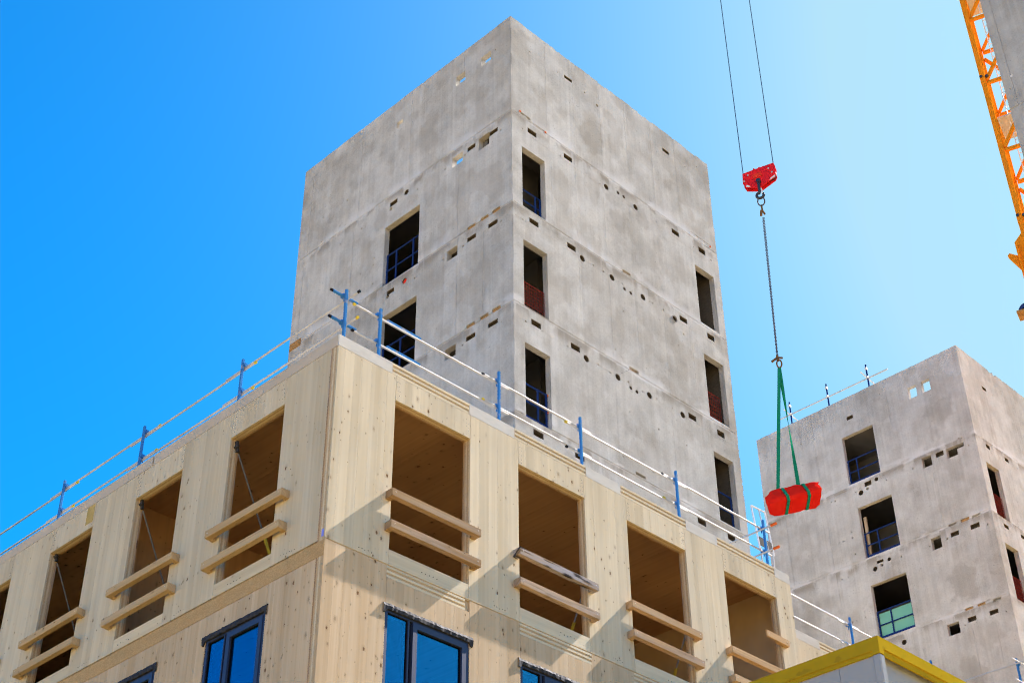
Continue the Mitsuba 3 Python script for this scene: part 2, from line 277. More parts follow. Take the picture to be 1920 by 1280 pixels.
thruL = [(20.0, 20.37, 31.02, 31.34), (20.97, 21.34, 30.98, 31.31), (23.45, 23.72, 31.14, 31.27), (21.03, 21.42, 28.12, 28.44)]
cut += openings(L, BX, thruL, 0.4)
cut += openings(L, BX, [(20.57, 20.86, 28.29, 28.43), (20.07, 20.45, 28.06, 28.46), (19.76, 20.08, 28.29, 28.43), (23.53, 23.83, 28.28, 28.43)], 0.4)
for z in (25.43, 22.46, 19.48):
    cut += openings(L, BX, [(21.17, 21.55, z - 0.31, z)], 0.4)
    cut += openings(L, BX, [(20.52, 20.83, z - 0.13, z + .005), (19.78, 20.10, z - 0.13, z + .005), (23.50, 23.78, z - 0.13, z + .005)], 0.4)
slotsL = []
for z in (25.72, 22.74, 19.74):
    slotsL += [(20.54, 20.83, z - 0.05, z + 0.05), (20.09, 20.37, z - 0.045, z + 0.055), (19.69, 19.97, z - 0.05, z + 0.06)]
cut += openings(L, BX, slotsL, 0.10)
cut += [pcyl(L, BX, u, z, 0.088, -0.02, 0.4) for u, z in ((23.18, 28.41), (23.11, 25.41), (23.14, 22.4))] + [pcyl(L, BX, u, z, 0.06, -0.02, 0.13) for u, z in ((23.67, 31.1),)] + [pcyl(L, BX, u, z, 0.06, -0.02, 0.4) for u, z in ((23.78, 28.2), (23.74, 25.25))]
cut += dots(L, BX, [(25.82, 31.13), (19.84, 31.24), (19.66, 28.25), (21.69, 28.25), (20.95, 28.26), (25.69, 29.7), (26.74, 29.71), (27.66, 29.7), (25.7, 28.81), (25.94, 28.92), (24.97, 28.24), (24.82, 28.22), (26.73, 28.82), (25.86, 28.23), (26.9, 28.22), (27.38, 28.23), (24.36, 26.87), (24.37, 26.65), (24.72, 26.64), (24.9, 26.64), (24.37, 26.02), (22.74, 28.24), (20.97, 25.28), (21.68, 25.27), (19.66, 25.27), (22.72, 25.27), (20.95, 22.3), (19.67, 22.29)])
cut += grooves_h(L, BX, BY, BY1, (28.70, 25.70, 22.70)) + grooves_h(L, BX, BY, BY1, (28.55, 25.30), 0.003, 0.007)
cut += grooves_v(L, BX, [(u, 28.7, 32.2) for u in (21.0, 23.1, 25.17, 27.35)] + [(25.3, 25.7, 28.55), (21.18, 22.7, 28.5), (27.45, 25.7, 28.5), (23.9, 22.7, 25.3), (20.27, 22.7, 25.3)], 0.007, 0.010)
cut += chips(L, BX, BY, BY1, BT, 40, 0.035) + chips(R, BY, BX + .2, BX1, BT, 60, 0.055)
for k in range(26):                              # worn outer arrises
    z = rng.uniform(19, 32); h = rng.uniform(0.05, 0.5); s = rng.uniform(0.004, 0.018)
    cut.append(MF.cube((s * 2, s * 2, h), True).rotate((0, 0, 45)).translate((BX, BY, z)))
    z = rng.uniform(18, 32); s = rng.uniform(0.003, 0.016)
    cut.append(MF.cube((s * 2, s * 2, h * 1.4), True).rotate((0, 0, 45)).translate((BX1, BY, z)))
shell = box(BX, BX1, BY, BY1, 0, BT) - box(BX + WT, BX1 - WT, BY + WT, BY1 - WT, -1, BT + 1)
add('wall', shell - union(cut), 'concrete_main', tower)
lr = [(21.62, 21.93, 31.27, 31.38), (25.66, 25.95, 31.27, 31.39)]
for z in (28.45, 25.5, 22.47, 19.5): lr += [(20.17, 20.49, z - 0.15, z + .01), (26.9, 27.2, z - 0.13, z + 0.05), (25.76, 26.07, z - 0.13, z + 0.03), (21.49, 21.80, z - 0.15, z + .01)]
shade_linings('Y', BY, lr, [(u, z, .092) for u, z in bigc] + [(u, z, .054) for u, z in smc[:6]], tower)
ll = [(20.57, 20.86, 28.29, 28.43), (23.53, 23.83, 28.28, 28.43), (19.76, 20.06, 28.29, 28.43)]
for z in (25.43, 22.46, 19.48): ll += [(20.52, 20.83, z - 0.13, z + .005), (19.78, 20.10, z - 0.13, z + .005), (23.50, 23.78, z - 0.13, z + .005)]
shade_linings('X', BX, ll, [(u, z, .088) for u, z in ((23.18, 28.41), (23.11, 25.41), (23.14, 22.4))], tower)
for z in (25.66, 22.66, 19.66, 16.61): add('added_shade_panel', box(BX1 - WT - .08, BX1 - WT - .002, BY + WT + .03, 24.0, z, z + 2.7), 'hole_shade_dark', tower)  # unseen dark panels added so the right doorways look shaded
for z in (25.65, 22.65, 19.65, 16.6):
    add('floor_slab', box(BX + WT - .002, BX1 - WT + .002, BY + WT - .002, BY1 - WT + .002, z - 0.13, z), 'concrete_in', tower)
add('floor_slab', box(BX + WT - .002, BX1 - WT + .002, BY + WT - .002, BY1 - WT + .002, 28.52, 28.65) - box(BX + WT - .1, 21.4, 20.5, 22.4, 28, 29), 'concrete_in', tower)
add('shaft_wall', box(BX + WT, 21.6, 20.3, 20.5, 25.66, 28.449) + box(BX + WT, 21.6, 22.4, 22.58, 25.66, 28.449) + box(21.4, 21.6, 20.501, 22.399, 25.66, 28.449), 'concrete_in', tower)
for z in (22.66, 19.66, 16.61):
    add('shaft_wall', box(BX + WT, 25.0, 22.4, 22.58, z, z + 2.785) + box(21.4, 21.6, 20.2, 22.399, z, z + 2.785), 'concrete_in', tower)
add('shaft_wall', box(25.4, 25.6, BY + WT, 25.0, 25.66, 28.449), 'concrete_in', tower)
for i, (a, b, z0, z1) in enumerate(slotsL):
    if z0 > 20: add('infill_block', pbox(L, BX, a + .01, b - .012, 0.012 + 0.02 * rng.random(), 0.099, z0 + .004, z1 - .03 * rng.random() - .006), 'infill_timber', tower)
for a, b, z0, z1 in slotsR[:2]:
    add('infill_block', pbox(R, BY, a + .01, b - .02, 0.05, 0.119, z0 + .004, z1 - .01), 'infill_timber', tower)
add('timber_patch', pbox(L, BX, 27.28, 27.74, -0.02, 0.004, 25.58, 25.80), 'infill_timber', tower, label='orange timber patch at the tower edge')
sl = (MF.cylinder(0.10, 0.105, 0.105, 20) - MF.cylinder(0.3, 0.088, 0.088, 20).translate((0, 0, -.1))).rotate((-90, 0, 0)).translate((25.53, BY - 0.02, 25.27))
add('pipe_sleeve', sl, 'concrete_sleeve', tower)
wr = tube((23.14, BY - 0.01, 22.36), (23.62, BY - 0.01, 22.76), 0.004, 6)
add('loose_wire', wr, 'hook_black', tower)
for u, z in ((19.90, 28.83), (20.82, 28.72), (27.46, 28.80)):
    add('orange_cap', pcyl(R, BY, u, z, 0.03, -0.012, 0.02, 10), 'plastic_orange', tower)
add('orange_plug', pcyl(L, BX, 23.11, 25.41, 0.07, 0.03, 0.06, 14), 'red_label', tower)

# right tower
KX, KY, KX1, KY1, KT = 41.34, 19.25, 49.5, 27.86, 32.42
tower2 = thing('concrete_tower', 'lower bare concrete tower at the right edge, with pipe railing on its roof', 'tower', 'bare concrete towers')
cut = []
winK = [(22.93, 24.23, 28.92, 30.86), (22.67, 24.04, 25.98, 27.92), (22.64, 24.03, 23.0, 24.95)]
doorK = [(41.71, 42.53, 25.91, 27.88), (41.78, 42.59, 22.92, 24.90)]
cut += openings(L, KX, winK, 0.4) + openings(R, KY, doorK, 0.4)
cut += openings(L, KX, [(21.01, 21.34, 31.17, 31.63), (20.47, 20.80, 31.17, 31.63), (20.96, 21.32, 28.35, 28.74), (21.18, 21.54, 25.32, 25.75), (21.12, 21.55, 22.28, 22.67)], 0.4)
cut += openings(L, KX, [(23.64, 23.91, 31.47, 31.62), (20.48, 20.78, 28.53, 28.71), (19.98, 20.38, 28.32, 28.69), (19.71, 20.02, 28.53, 28.68), (23.35, 23.63, 28.60, 28.78),
                        (20.51, 20.81, 25.52, 25.68), (19.75, 20.08, 25.51, 25.68), (23.39, 23.65, 25.63, 25.73), (20.51, 20.80, 22.50, 22.66), (19.74, 20.04, 22.48, 22.63)], 0.4)
slotsK = [(20.54, 20.82, 25.90, 25.99), (20.06, 20.37, 25.89, 26.0), (19.64, 19.96, 25.88, 25.97), (20.54, 20.83, 22.91, 22.99), (20.11, 20.39, 22.90, 22.99), (19.57, 19.84, 22.86, 22.96)]
cut += openings(L, KX, slotsK, 0.10)
cut += openings(R, KY, [(42.68, 42.96, 31.23, 31.36), (41.98, 42.24, 28.54, 28.70), (43.18, 43.45, 28.54, 28.69), (42.0, 42.3, 25.54, 25.69), (43.07, 43.38, 25.56, 25.70), (45.6, 45.9, 28.54, 28.69)], 0.4)
cut += [pcyl(L, KX, u, z, r, -0.02, 0.4) for u, z, r in ((23.82, 28.45, .10), (23.14, 28.71, .08), (23.54, 28.5, .06), (23.75, 25.48, .09), (23.17, 25.63, .07), (23.48, 25.52, .05), (23.14, 22.62, .09), (23.72, 22.5, .09))]
cut += dots(L, KX, [(25.04, 28.58), (24.88, 28.56), (27.5, 28.59), (24.42, 27.14), (24.43, 26.93), (24.97, 26.94), (24.78, 26.93), (24.42, 26.29), (25.08, 25.58), (24.82, 25.57), (24.4, 24.14), (24.4, 23.93), (24.92, 23.93), (24.75, 23.93), (21.62, 25.51), (20.95, 25.53), (20.93, 22.46), (19.49, 22.43), (19.48, 25.47), (22.76, 28.52), (24.02, 28.56), (22.71, 25.55), (26.49, 31.71), (25.94, 31.41), (22.44, 31.91), (19.55, 28.48), (19.84, 28.88), (19.73, 28.86), (21.7, 28.51)], 0.03)
cut += dots(R, KY, [(41.8, 28.9), (41.95, 28.6), (42.1, 25.9), (43.4, 31.3), (44.0, 28.6)], 0.025)
cut += grooves_h(L, KX, KY, KY1, (28.76, 25.98, 22.98), 0.012, 0.018) + grooves_h(R, KY, KX, KX1, (28.80, 25.9), 0.010, 0.016) + grooves_h(R, KY, KX, KX1, (28.45,), .005, .01)
cut += grooves_v(L, KX, [(25.38, 28.8, 32.6), (22.2, 30.4, 32.6), (27.0, 25.9, 28.7), (25.3, 25.98, 28.7), (25.25, 23, 25.9), (21.0, 25.98, 28.2), (20.7, 19, 22.3), (22.5, 19, 22.2), (19.9, 19, 22.2)], 0.010, 0.016)
cut += chips(L, KX, KY, KY1, KT, 16, 0.03) + chips(R, KY, KX + .3, KX1, KT, 34, 0.09)
shell = box(KX, KX1, KY, KY1, 0, KT) - box(KX + WT, KX1 - WT, KY + WT, KY1 - WT, -1, KT + 1)
add('wall', shell - union(cut), 'concrete_far', tower2)
shade_linings('Y', KY, [(42.68, 42.96, 31.23, 31.36), (41.98, 42.24, 28.54, 28.70), (43.18, 43.45, 28.54, 28.69), (42.0, 42.3, 25.54, 25.69), (43.07, 43.38, 25.56, 25.70)], [], tower2)
shade_linings('X', KX, [(23.64, 23.91, 31.47, 31.62), (20.48, 20.78, 28.53, 28.71), (23.35, 23.63, 28.60, 28.78), (20.51, 20.81, 25.52, 25.68), (19.75, 20.08, 25.51, 25.68), (23.39, 23.65, 25.63, 25.73), (20.51, 20.80, 22.50, 22.66), (19.74, 20.04, 22.48, 22.63)], [(23.82, 28.45, .10), (23.14, 28.71, .08), (23.75, 25.48, .09), (23.17, 25.63, .07), (23.14, 22.62, .09)], tower2)
for z in (28.85, 25.9, 22.9, 19.9):
    sl = box(KX + WT - .002, KX1 - WT + .002, KY + WT - .002, KY1 - WT + .002, z - 0.11, z)
    add('floor_slab', sl, 'concrete_in', tower2)
add('roof_slab', box(KX + WT - .002, KX1 - WT + .002, KY + WT - .002, KY1 - WT + .002, 30.95, 31.1), 'concrete_in', tower2)
for z in (25.91, 22.91, 28.86):
    add('shaft_wall', box(43.3, 43.5, 23.4, KY1 - WT, z, z + 2.1), 'concrete_in', tower2)
    add('shaft_wall', box(43.0, KX1 - WT, 22.3, 22.5, z, z + 2.1), 'concrete_in', tower2)
for a, b, z0, z1 in slotsK[1:2] + slotsK[3:5]:
    add('infill_block', pbox(L, KX, a + .01, b - .012, 0.02, 0.099, z0 + .004, z1 - .02), 'infill_timber', tower2)

# near tower at the upper right
NX, NY = 24.38, 8.99
tower3 = thing('concrete_tower', 'dark shaded concrete wall corner in the upper right, in front of the crane', 'tower', 'bare concrete towers')
cut = grooves_h(L, NX, 6.3, NY, (24.77, 23.28), 0.014, 0.020) + grooves_v(L, NX, [(8.78, 24.8, 41), (7.9, 20, 41)], 0.010, 0.014)
cut += dots(L, NX, [(8.75, 28.1)], 0.045, 0.1) + dots(L, NX, [(8.86, 25.3), (8.92, 27.6)], 0.014)
for k in range(30):
    z = rng.uniform(22, 38); h = rng.uniform(0.05, 0.5); s = rng.uniform(0.003, 0.02)
    cut.append(MF.cube((s * 2, s * 2, h), True).rotate((0, 0, 45)).translate((NX, NY, z)))
add('wall', (box(NX, 30.0, 6.4, NY, 0, 36) - box(NX + .25, 29.75, 6.65, NY - .25, -1, 37)) - union(cut), 'concrete_dark', tower3)
add('tie_plug', pcyl(L, NX, 8.765, 25.63, 0.028, -0.006, 0.03, 12), 'chalk_white', tower3)

# guard frames standing in the tower openings
def guard_frame(pl, c, u0, u1, z0, h, label, d=0.12, mids=(), board=False, thick=0.022, group=None):
    k = thing('doorway_barrier', label, 'barrier', 'blue barriers standing in the tower openings')
    P = lambda u, z: (c + d, u, z) if pl == 'X' else (u, c + d, z)
    for zz in (z0 + h, z0 + h * 0.52): add('rail', tube(P(u0, zz), P(u1, zz), thick), 'paint_navy_blue', k, smooth=40)
    add('toe_board', pbox(pl, c, u0, u1, d - 0.012, d + 0.012, z0, z0 + 0.13), 'paint_navy_blue', k)
    for u in (u0, u1) + tuple(mids): add('post', tube(P(u, z0), P(u, z0 + h + 0.02), thick * 1.15), 'paint_navy_blue', k, smooth=40)
    if board: add('infill_board', pbox(pl, c, u0 + .03, u1 - .03, d + 0.03, d + 0.045, z0 + .1, z0 + h - 0.06), 'green_board', k, label='pale green infill board')
    return k
def mesh_guard(pl, c, u0, u1, z0, h, label, d=0.12):
    k = thing('mesh_barrier', label, 'mesh barrier', 'red mesh barriers standing in tower doorways')
    P = lambda u, z, dd=d: (c + dd, u, z) if pl == 'X' else (u, c + dd, z)
    n = max(4, int((u1 - u0) / 0.075))
    add('bottom_rail', tube(P(u0, z0 + .03), P(u1, z0 + .03), 0.025), 'paint_red_mesh', k)
    add('top_rail', tube(P(u0, z0 + h), P(u1, z0 + h), 0.014), 'paint_red_mesh', k)
    for i in range(n + 1): add('mesh_wire', tube(P(u0 + (u1 - u0) * i / n, z0), P(u0 + (u1 - u0) * i / n, z0 + h), 0.006, 5), 'paint_red_mesh', k)
    for j in range(1, 8): add('mesh_wire', tube(P(u0, z0 + h * j / 8), P(u1, z0 + h * j / 8), 0.008, 5), 'paint_red_mesh', k)
    return k
guard_frame(L, BX, 22.66, 23.95, 25.70, 1.05, 'blue guard frame in the big upper window of the central tower', mids=(22.95, 23.6))
guard_frame(L, BX, 22.66, 23.95, 22.72, 1.05, 'blue guard frame in the tower window behind the corner rail post', mids=(23.3,))
guard_frame(R, BY, 20.0, 20.72, 25.74, 0.72, 'blue guard frame in the topmost left doorway of the central tower', d=.16, mids=(20.55,))
mesh_guard(R, BY, 20.0, 20.74, 22.76, 0.80, 'red wire mesh guard in the second doorway below the tower top')
gf = guard_frame(R, BY, 20.0, 20.72, 19.74, 0.95, 'blue guard frame with orange caps in the doorway above the timber roof', mids=(20.45,))
for z in (20.69, 20.234): add('orange_cap', tube((20.73, BY + .12, z), (20.82, BY + .12, z), 0.03), 'plastic_orange', gf)
guard_frame(R, BY, 26.72, 26.9, 25.80, 0.5, 'short blue guard at the foot of the upper right doorway of the central tower', d=.25)
mesh_guard(R, BY, 26.72, 27.42, 22.82, 0.95, 'red wire mesh guard in the middle right doorway of the central tower', d=.2)
guard_frame(R, BY, 26.75, 27.42, 19.83, 0.95, 'blue guard frame in the lowest right doorway of the central tower', d=.18)
guard_frame(L, KX, 22.98, 24.2, 28.92, 1.0, 'blue guard frame in the top window of the right tower', mids=(23.85,))
guard_frame(L, KX, 22.72, 24.0, 25.98, 0.95, 'blue guard frame in the middle window of the right tower', mids=(23.5,))
guard_frame(L, KX, 22.69, 24.0, 23.0, 1.0, 'blue guard frame backed with pale green board in the right tower', mids=(23.5,), board=True)
mesh_guard(R, KY, 41.76, 42.5, 25.92, 0.9, 'red wire mesh guard in the upper doorway at the right edge')
mesh_guard(R, KY, 41.82, 42.55, 22.94, 0.9, 'red wire mesh guard in the lower doorway at the right edge')
add('timber_post', bar((KX + .3, 24.0, 25.98), (KX + .2, 23.93, 27.6), 0.10, 0.06, (1, 0, 0)), 'wood_warm', label='pale timber post leaning in the middle window of the right tower', cat='timber post', uv=(.5, 0))

# ------------------------------------------------------------------ timber building
AX, AY, RT, FL = 9.88, 12.91, 13.43, 10.43
tb = thing('timber_building', 'pale cross laminated timber building with open windows and planked walls, in front of the towers', 'building')
rb = random.Random(3)
OR = [(10.885, 12.25), (13.19, 14.56), (15.50, 16.87), (17.82, 19.19)]          # upper openings, right facade
OL = [(13.98, 15.16), (16.29, 17.45), (18.59, 19.77), (20.93, 22.10)]           # upper openings, left facade
X1, Y1 = 19.63, 30.0
ZT, ZH, ZSR = 13.25, 12.865, 10.645
LR = [(10.87, 12.27), (13.185, 14.575), (15.49, 16.88), (17.81, 19.2)]          # lower windows
LL = [(13.97, 15.20), (16.29, 17.48), (18.58, 19.78), (20.92, 22.12)]
ZL = 9.865
# wall = stacked lamellas behind the visible boards
def wall_layers(pl, c, u0, u1, z0, z1, rects, parent_label=None, u0s=None):
    w = None
    mats = ['wood_end', 'wood_layer', 'wood_end', 'wood_inside']
    for i in range(4):
        d0 = 0.03 + i * 0.0275
        m = pbox(pl, c, u0, u1, d0, d0 + 0.0275, z0, z1) - union([pbox(pl, c, a, b, -1, 1, q0, q1) for a, b, q0, q1 in rects])
        if w is None: w = add('wall', m, mats[i], tb)
        else: add('lamella', m, mats[i], w)
    return w
wallR = wall_layers('Y', AY, AX, X1, 0, ZT, [(a, b, ZSR, ZH) for a, b in OR] + [(a, b, 7.65, ZL) for a, b in LR])
wallL = wall_layers('X', AX, AY + .14, Y1, 0, ZT, [(a, b, 10.62, 12.84) for a, b in OL] + [(a, b, 7.65, ZL) for a, b in LL])
wallE = wall_layers('X', 19.49, AY + .14, 19.2, 0, ZT, [(19, 19.01, 0, 0.01)])
def board_mesh(pl, c, u0, u1, z0, z1, d0, d1, ch=0.0008):
    pts = [(u0, d1), (u0, d0 + ch), (u0 + ch, d0), (u1 - ch, d0), (u1, d0 + ch), (u1, d1)]
    if pl == 'Y': return prism(pts, (1, 0, 0), (0, 1, 0), (0, c, z0), (0, 0, z1 - z0))
    return prism(pts, (0, 1, 0), (1, 0, 0), (c, 0, z0), (0, 0, z1 - z0))
def boards(pl, c, u0, u1, z0, z1, parent, mat, lo=0.10, hi=0.20, gap=0.0005):
    us = [u0]
    while us[-1] < u1 - 1e-6:
        w = rb.uniform(lo, hi)
        us.append(u1 if us[-1] + w > u1 - 0.06 else us[-1] + w)
    for a, b in zip(us, us[1:]):
        d = rb.uniform(-0.0003, 0.0003); q = gap if rb.random() < .7 else .0022
        add('board', board_mesh(pl, c, a + q / 2, b - gap / 2, z0, z1, d, 0.0295), mat, parent, uv=(rb.random(), 0.0))
def facade(pl, c, u0, u1, ops, lows, z_sill, z_head, wall, m_up, m_low, m_sill, belt):
    e = [u0] + [x for a, b in ops for x in (a, b)] + [u1]
    for a, b in zip(e[::2], e[1::2]): boards(pl, c, a + .002, b - .002, FL + .006, ZT, wall, m_up)
    for a, b in ops:
        boards(pl, c, a + .002, b - .002, z_head, ZT, wall, m_up, 0.12, 0.2)
        add('sill_board', pbox(pl, c, a + .002, b - .002, 0.001, 0.0295, FL + .006, z_sill), m_sill, wall, uv=(rb.random(), 0))
    e = [u0] + [x for a, b in lows for x in (a, b)] + [u1]
    zb = belt if belt else FL - .012
    for a, b in zip(e[::2], e[1::2]): boards(pl, c, a + .002, b - .002, 7.44, zb, wall, m_low, 0.12, 0.2)
    for a, b in lows:
        boards(pl, c, a + .002, b - .002, ZL, (belt or 10.26), wall, m_low, 0.12, 0.2)
        boards(pl, c, a + .002, b - .002, 7.44, 7.65, wall, m_low, 0.3, 0.6)
facade('Y', AY, AX, X1, OR, LR, ZSR, ZH, wallR, 'wood_light', 'wood_warm', 'wood_sill_x', None)
facade('X', AX, AY + .141, 24.0, OL, LL, 10.62, 12.84, wallL, 'wood_light', 'wood_warm', 'wood_sill_y', 10.2)
def screw_dots(pl, c, ops, zs, wall):
    l = []
    for a, b in ops:
        for u0 in (a + .03, b - .07):
            for z in np.arange(12.90, 13.22, .065):
                for o in (0, .035): l.append(pcyl(pl, c, u0 + o + rb.uniform(-.006, .006), z + rb.uniform(-.012, .012), rb.uniform(.004, .008), -.0012, .004, 7))
        m = (a + b) / 2 + rb.uniform(-.2, .2)
        for i in range(5): l.append(pcyl(pl, c, m + i * .065, zs + rb.uniform(-.012, .012), .008, -.0012, .004, 7))
        for i in range(5): l.append(pcyl(pl, c, a - .28 - i * .05, 10.50 + rb.uniform(-.01, .01), .007, -.0012, .004, 7))
    add('screw_holes', union(l), 'hook_black', wall, kind='stuff')
screw_dots('Y', AY, OR, 10.53, wallR)
screw_dots('X', AX, OL, 10.51, wallL)
# belt of strand board along the left facade, with butt joints
for a, b in ((AY + .002, 13.6), (13.604, 16.9), (16.904, 19.6), (19.604, 30.0)):
    add('edge_strip', box(AX - .004, AX + .0295, a, b, 10.203, 10.412), 'strand_board', wallL)
# laminated slab edges: grey primed over the piers, bare layered over the openings
slab = add('roof_slab', box(AX + .03, X1, AY + .03, 19.26, ZT + .152, RT - .004), 'roof_felt', tb)
for a, b in ((AX, 10.81), (12.23, 13.12), (14.62, 15.39), (16.93, 17.71), (19.22, X1)):
    add('primed_edge', box(a + .002, b - .002, AY - .001, AY + .0295, ZT + .004, RT), 'primed_edge', slab)
def ribbed(pl, c, a, b, z0, z1, parent):
    n = 5; h = (z1 - z0) / n
    for i in range(n):
        add('slab_layer', pbox(pl, c, a + .002, b - .002, 0.0 if i % 2 == 0 else 0.009, 0.0295, z0 + i * h, z0 + (i + 1) * h - .0015), 'wood_sill_x' if i % 2 == 0 else 'wood_end', parent, uv=(rb.random(), 0))
for a, b in ((10.81, 12.23), (13.12, 14.62), (15.39, 16.93), (17.71, 19.22)):
    ribbed('Y', AY, a, b, ZT + .004, RT, slab)
    ribbed('Y', AY, a + (.06 if a > 12 else .05), b - .04, 10.262, FL - .012, wallR)
for a, b in ((AY, 17.1), (17.104, 30.0)):
    add('edge_strip', box(AX - .003, AX + .0295, a + .0295, b, ZT + .004, RT), 'grey_edge_strip', slab)
add('roof_edge_left', box(AX + .03, 19.4, 19.265, 30.0, ZT + .152, RT - .004), 'roof_felt', slab)
add('joint_seal', pbox('Y', AY, AX, X1, 0.010, 0.0295, FL - .012, FL + .006), 'wood_end', wallR)
# ceiling panels seen through the openings, floors and back walls
k = 0
for i in range(8):
    a = AX + .141 + i * 1.2; b = min(a + 1.196, X1 - .002)
    b = X1 - .001 if i == 7 else b
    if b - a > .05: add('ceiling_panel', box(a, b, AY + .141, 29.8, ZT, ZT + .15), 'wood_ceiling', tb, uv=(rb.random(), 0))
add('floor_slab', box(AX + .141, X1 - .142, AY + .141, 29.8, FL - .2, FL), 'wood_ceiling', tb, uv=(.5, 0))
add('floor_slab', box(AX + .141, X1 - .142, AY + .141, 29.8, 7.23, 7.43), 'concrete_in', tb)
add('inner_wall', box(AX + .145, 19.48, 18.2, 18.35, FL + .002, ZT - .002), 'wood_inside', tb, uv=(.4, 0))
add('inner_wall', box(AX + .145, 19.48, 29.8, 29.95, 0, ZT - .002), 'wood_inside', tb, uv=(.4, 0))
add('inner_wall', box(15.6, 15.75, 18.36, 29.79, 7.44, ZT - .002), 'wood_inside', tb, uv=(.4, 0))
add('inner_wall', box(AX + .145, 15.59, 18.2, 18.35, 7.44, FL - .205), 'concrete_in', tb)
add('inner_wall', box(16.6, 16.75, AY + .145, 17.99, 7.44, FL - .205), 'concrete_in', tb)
add('mineral_patch', box(AX - .004, AX + .001, 18.62, 18.82, 12.94, 13.24).translate((0, -.0, 0)), 'mineral_foam', tb, label='ochre foam patch under the roof edge')
add('blue_label', box(AX - .003, AX + .001, 12.935, 12.975, 10.46, 10.56), 'blue_label', tb)
# recessed wall between the two wings, and the far wing
RY = 14.07
wallC = add('wall', box(X1 + .001, 27.4, RY + .03, RY + .14, 0, ZT), 'wood_layer', tb)
boards('Y', RY, X1 + .004, 27.4, 7.44, ZT, wallC, 'wood_light')
slab2 = add('roof_slab', box(X1 + .001, 27.5, RY + .03, 19.26, ZT + .004, RT - .004), 'roof_felt', tb)
for a, b, kind in ((X1 + .004, 22.1, 0), (22.1, 23.6, 1), (23.6, 24.4, 0), (24.4, 25.9, 1), (25.9, 27.4, 0)):
    if kind: ribbed('Y', RY, a, b, ZT + .004, RT, slab2)
    else: add('primed_edge', box(a + .002, b - .002, RY - .001, RY + .0295, ZT + .004, RT), 'primed_edge', slab2)
wallF = add('wall', box(27.4, 36.0, AY - .11, RY + .2, 0, ZT), 'wood_layer', tb)
add('roof_slab', box(27.39, 36.0, AY - .12, 19.0, ZT + .004, RT), 'roof_felt', tb)

# lower windows
def window(pl, c, a, b, narrow_first):
    """Dark framed window: fixed narrow light beside an opening sash; a..b along the wall."""
    w = add('window', pbox(pl, c, a, b, 0.012, 0.10, ZL - .052, ZL) + pbox(pl, c, a, a + .05, 0.012, 0.10, 7.65, ZL - .05) + pbox(pl, c, b - .05, b, 0.012, 0.10, 7.65, ZL - .05) + pbox(pl, c, a, b, 0.012, 0.10, 7.65, 7.70), 'window_navy', tb)
    f = (lambda u: u) if narrow_first else (lambda u: a + b - u)
    def seg(u0, u1): return (min(f(u0), f(u1)), max(f(u0), f(u1)))
    m0, m1 = seg(a + .405, a + .455)
    add('mullion_shade_strip', pbox(pl, c, m0, m1, 0.06, 0.10, 7.70, ZL - .052), 'seal_shade_black', w)  # black strip, shade between mullion and sash put into the colour
    s0, s1 = seg(a + .455, b - .052)
    sz = ZL - .055
    add('sash', pbox(pl, c, s0, s1, 0.0, 0.07, sz - .075, sz) + pbox(pl, c, s0, s0 + .07, 0.0, 0.07, 7.7, sz - .07) + pbox(pl, c, s1 - .07, s1, 0.0, 0.07, 7.7, sz - .07), 'window_navy', w)
    n0, n1 = seg(a + .385, a + .405)
    add('mullion', pbox(pl, c, n0, n1, 0.012, 0.10, 7.70, ZL - .052), 'window_navy', w)
    for u0, u1, zt in ((s0 + .07, s1 - .07, sz - .075), seg(a + .05, a + .385) + (ZL - .052,)):
        t = .012
        add('glazing_seal', pbox(pl, c, u0, u1, .03, .05, zt - t, zt) + pbox(pl, c, u0, u0 + t, .03, .05, 7.7, zt - t) + pbox(pl, c, u1 - t, u1, .03, .05, 7.7, zt - t), 'seal_shade_black', w)
        g = pbox(pl, c, u0 + t, u1 - t, .04, .041, 7.7, zt - t).to_mesh()
        v = np.array([[c + .04, u0 + t, 7.7], [c + .04, u1 - t, 7.7], [c + .04, u1 - t, zt - t], [c + .04, u0 + t, zt - t]]) if pl == 'X' else np.array([[u0 + t, c + .04, 7.7], [u1 - t, c + .04, 7.7], [u1 - t, c + .04, zt - t], [u0 + t, c + .04, zt - t]])
        add('pane', (v, np.array([[0, 1, 2], [0, 2, 3]])), 'pane_glass', w)
    # crumpled membrane strip over the head
    m = trimesh.creation.box((1, 1, 1))
    n = 46; us = np.linspace(a - .045, b + .045, n); vs = []
    rw = random.Random(int(a * 100))
    prof = [(0.0, ZL - .03), (-.016, ZL - .028), (-.022, ZL + .01), (-.010, ZL + .045), (0.0, ZL + .05)]
    for i, u in enumerate(us):
        for j, (d, z) in enumerate(prof):
            dd = d - (rw.uniform(0, .012) if 0 < j < 4 else 0); zz = z + (rw.uniform(-.006, .006) if j else 0)
            if (i in (0, 1) or i >= n - 2) and j < 2: zz -= .05
            vs.append((c + dd, u, zz) if pl == 'X' else (u, c + dd, zz))
    q = [(i * 5 + j, i * 5 + j + 1, (i + 1) * 5 + j + 1, (i + 1) * 5 + j) for i in range(n - 1) for j in range(4)]
    add('head_membrane', (np.array(vs), np.array(q)), 'membrane', w)
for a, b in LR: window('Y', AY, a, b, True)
for a, b in LL[:3]: window('X', AX, a, b, False)

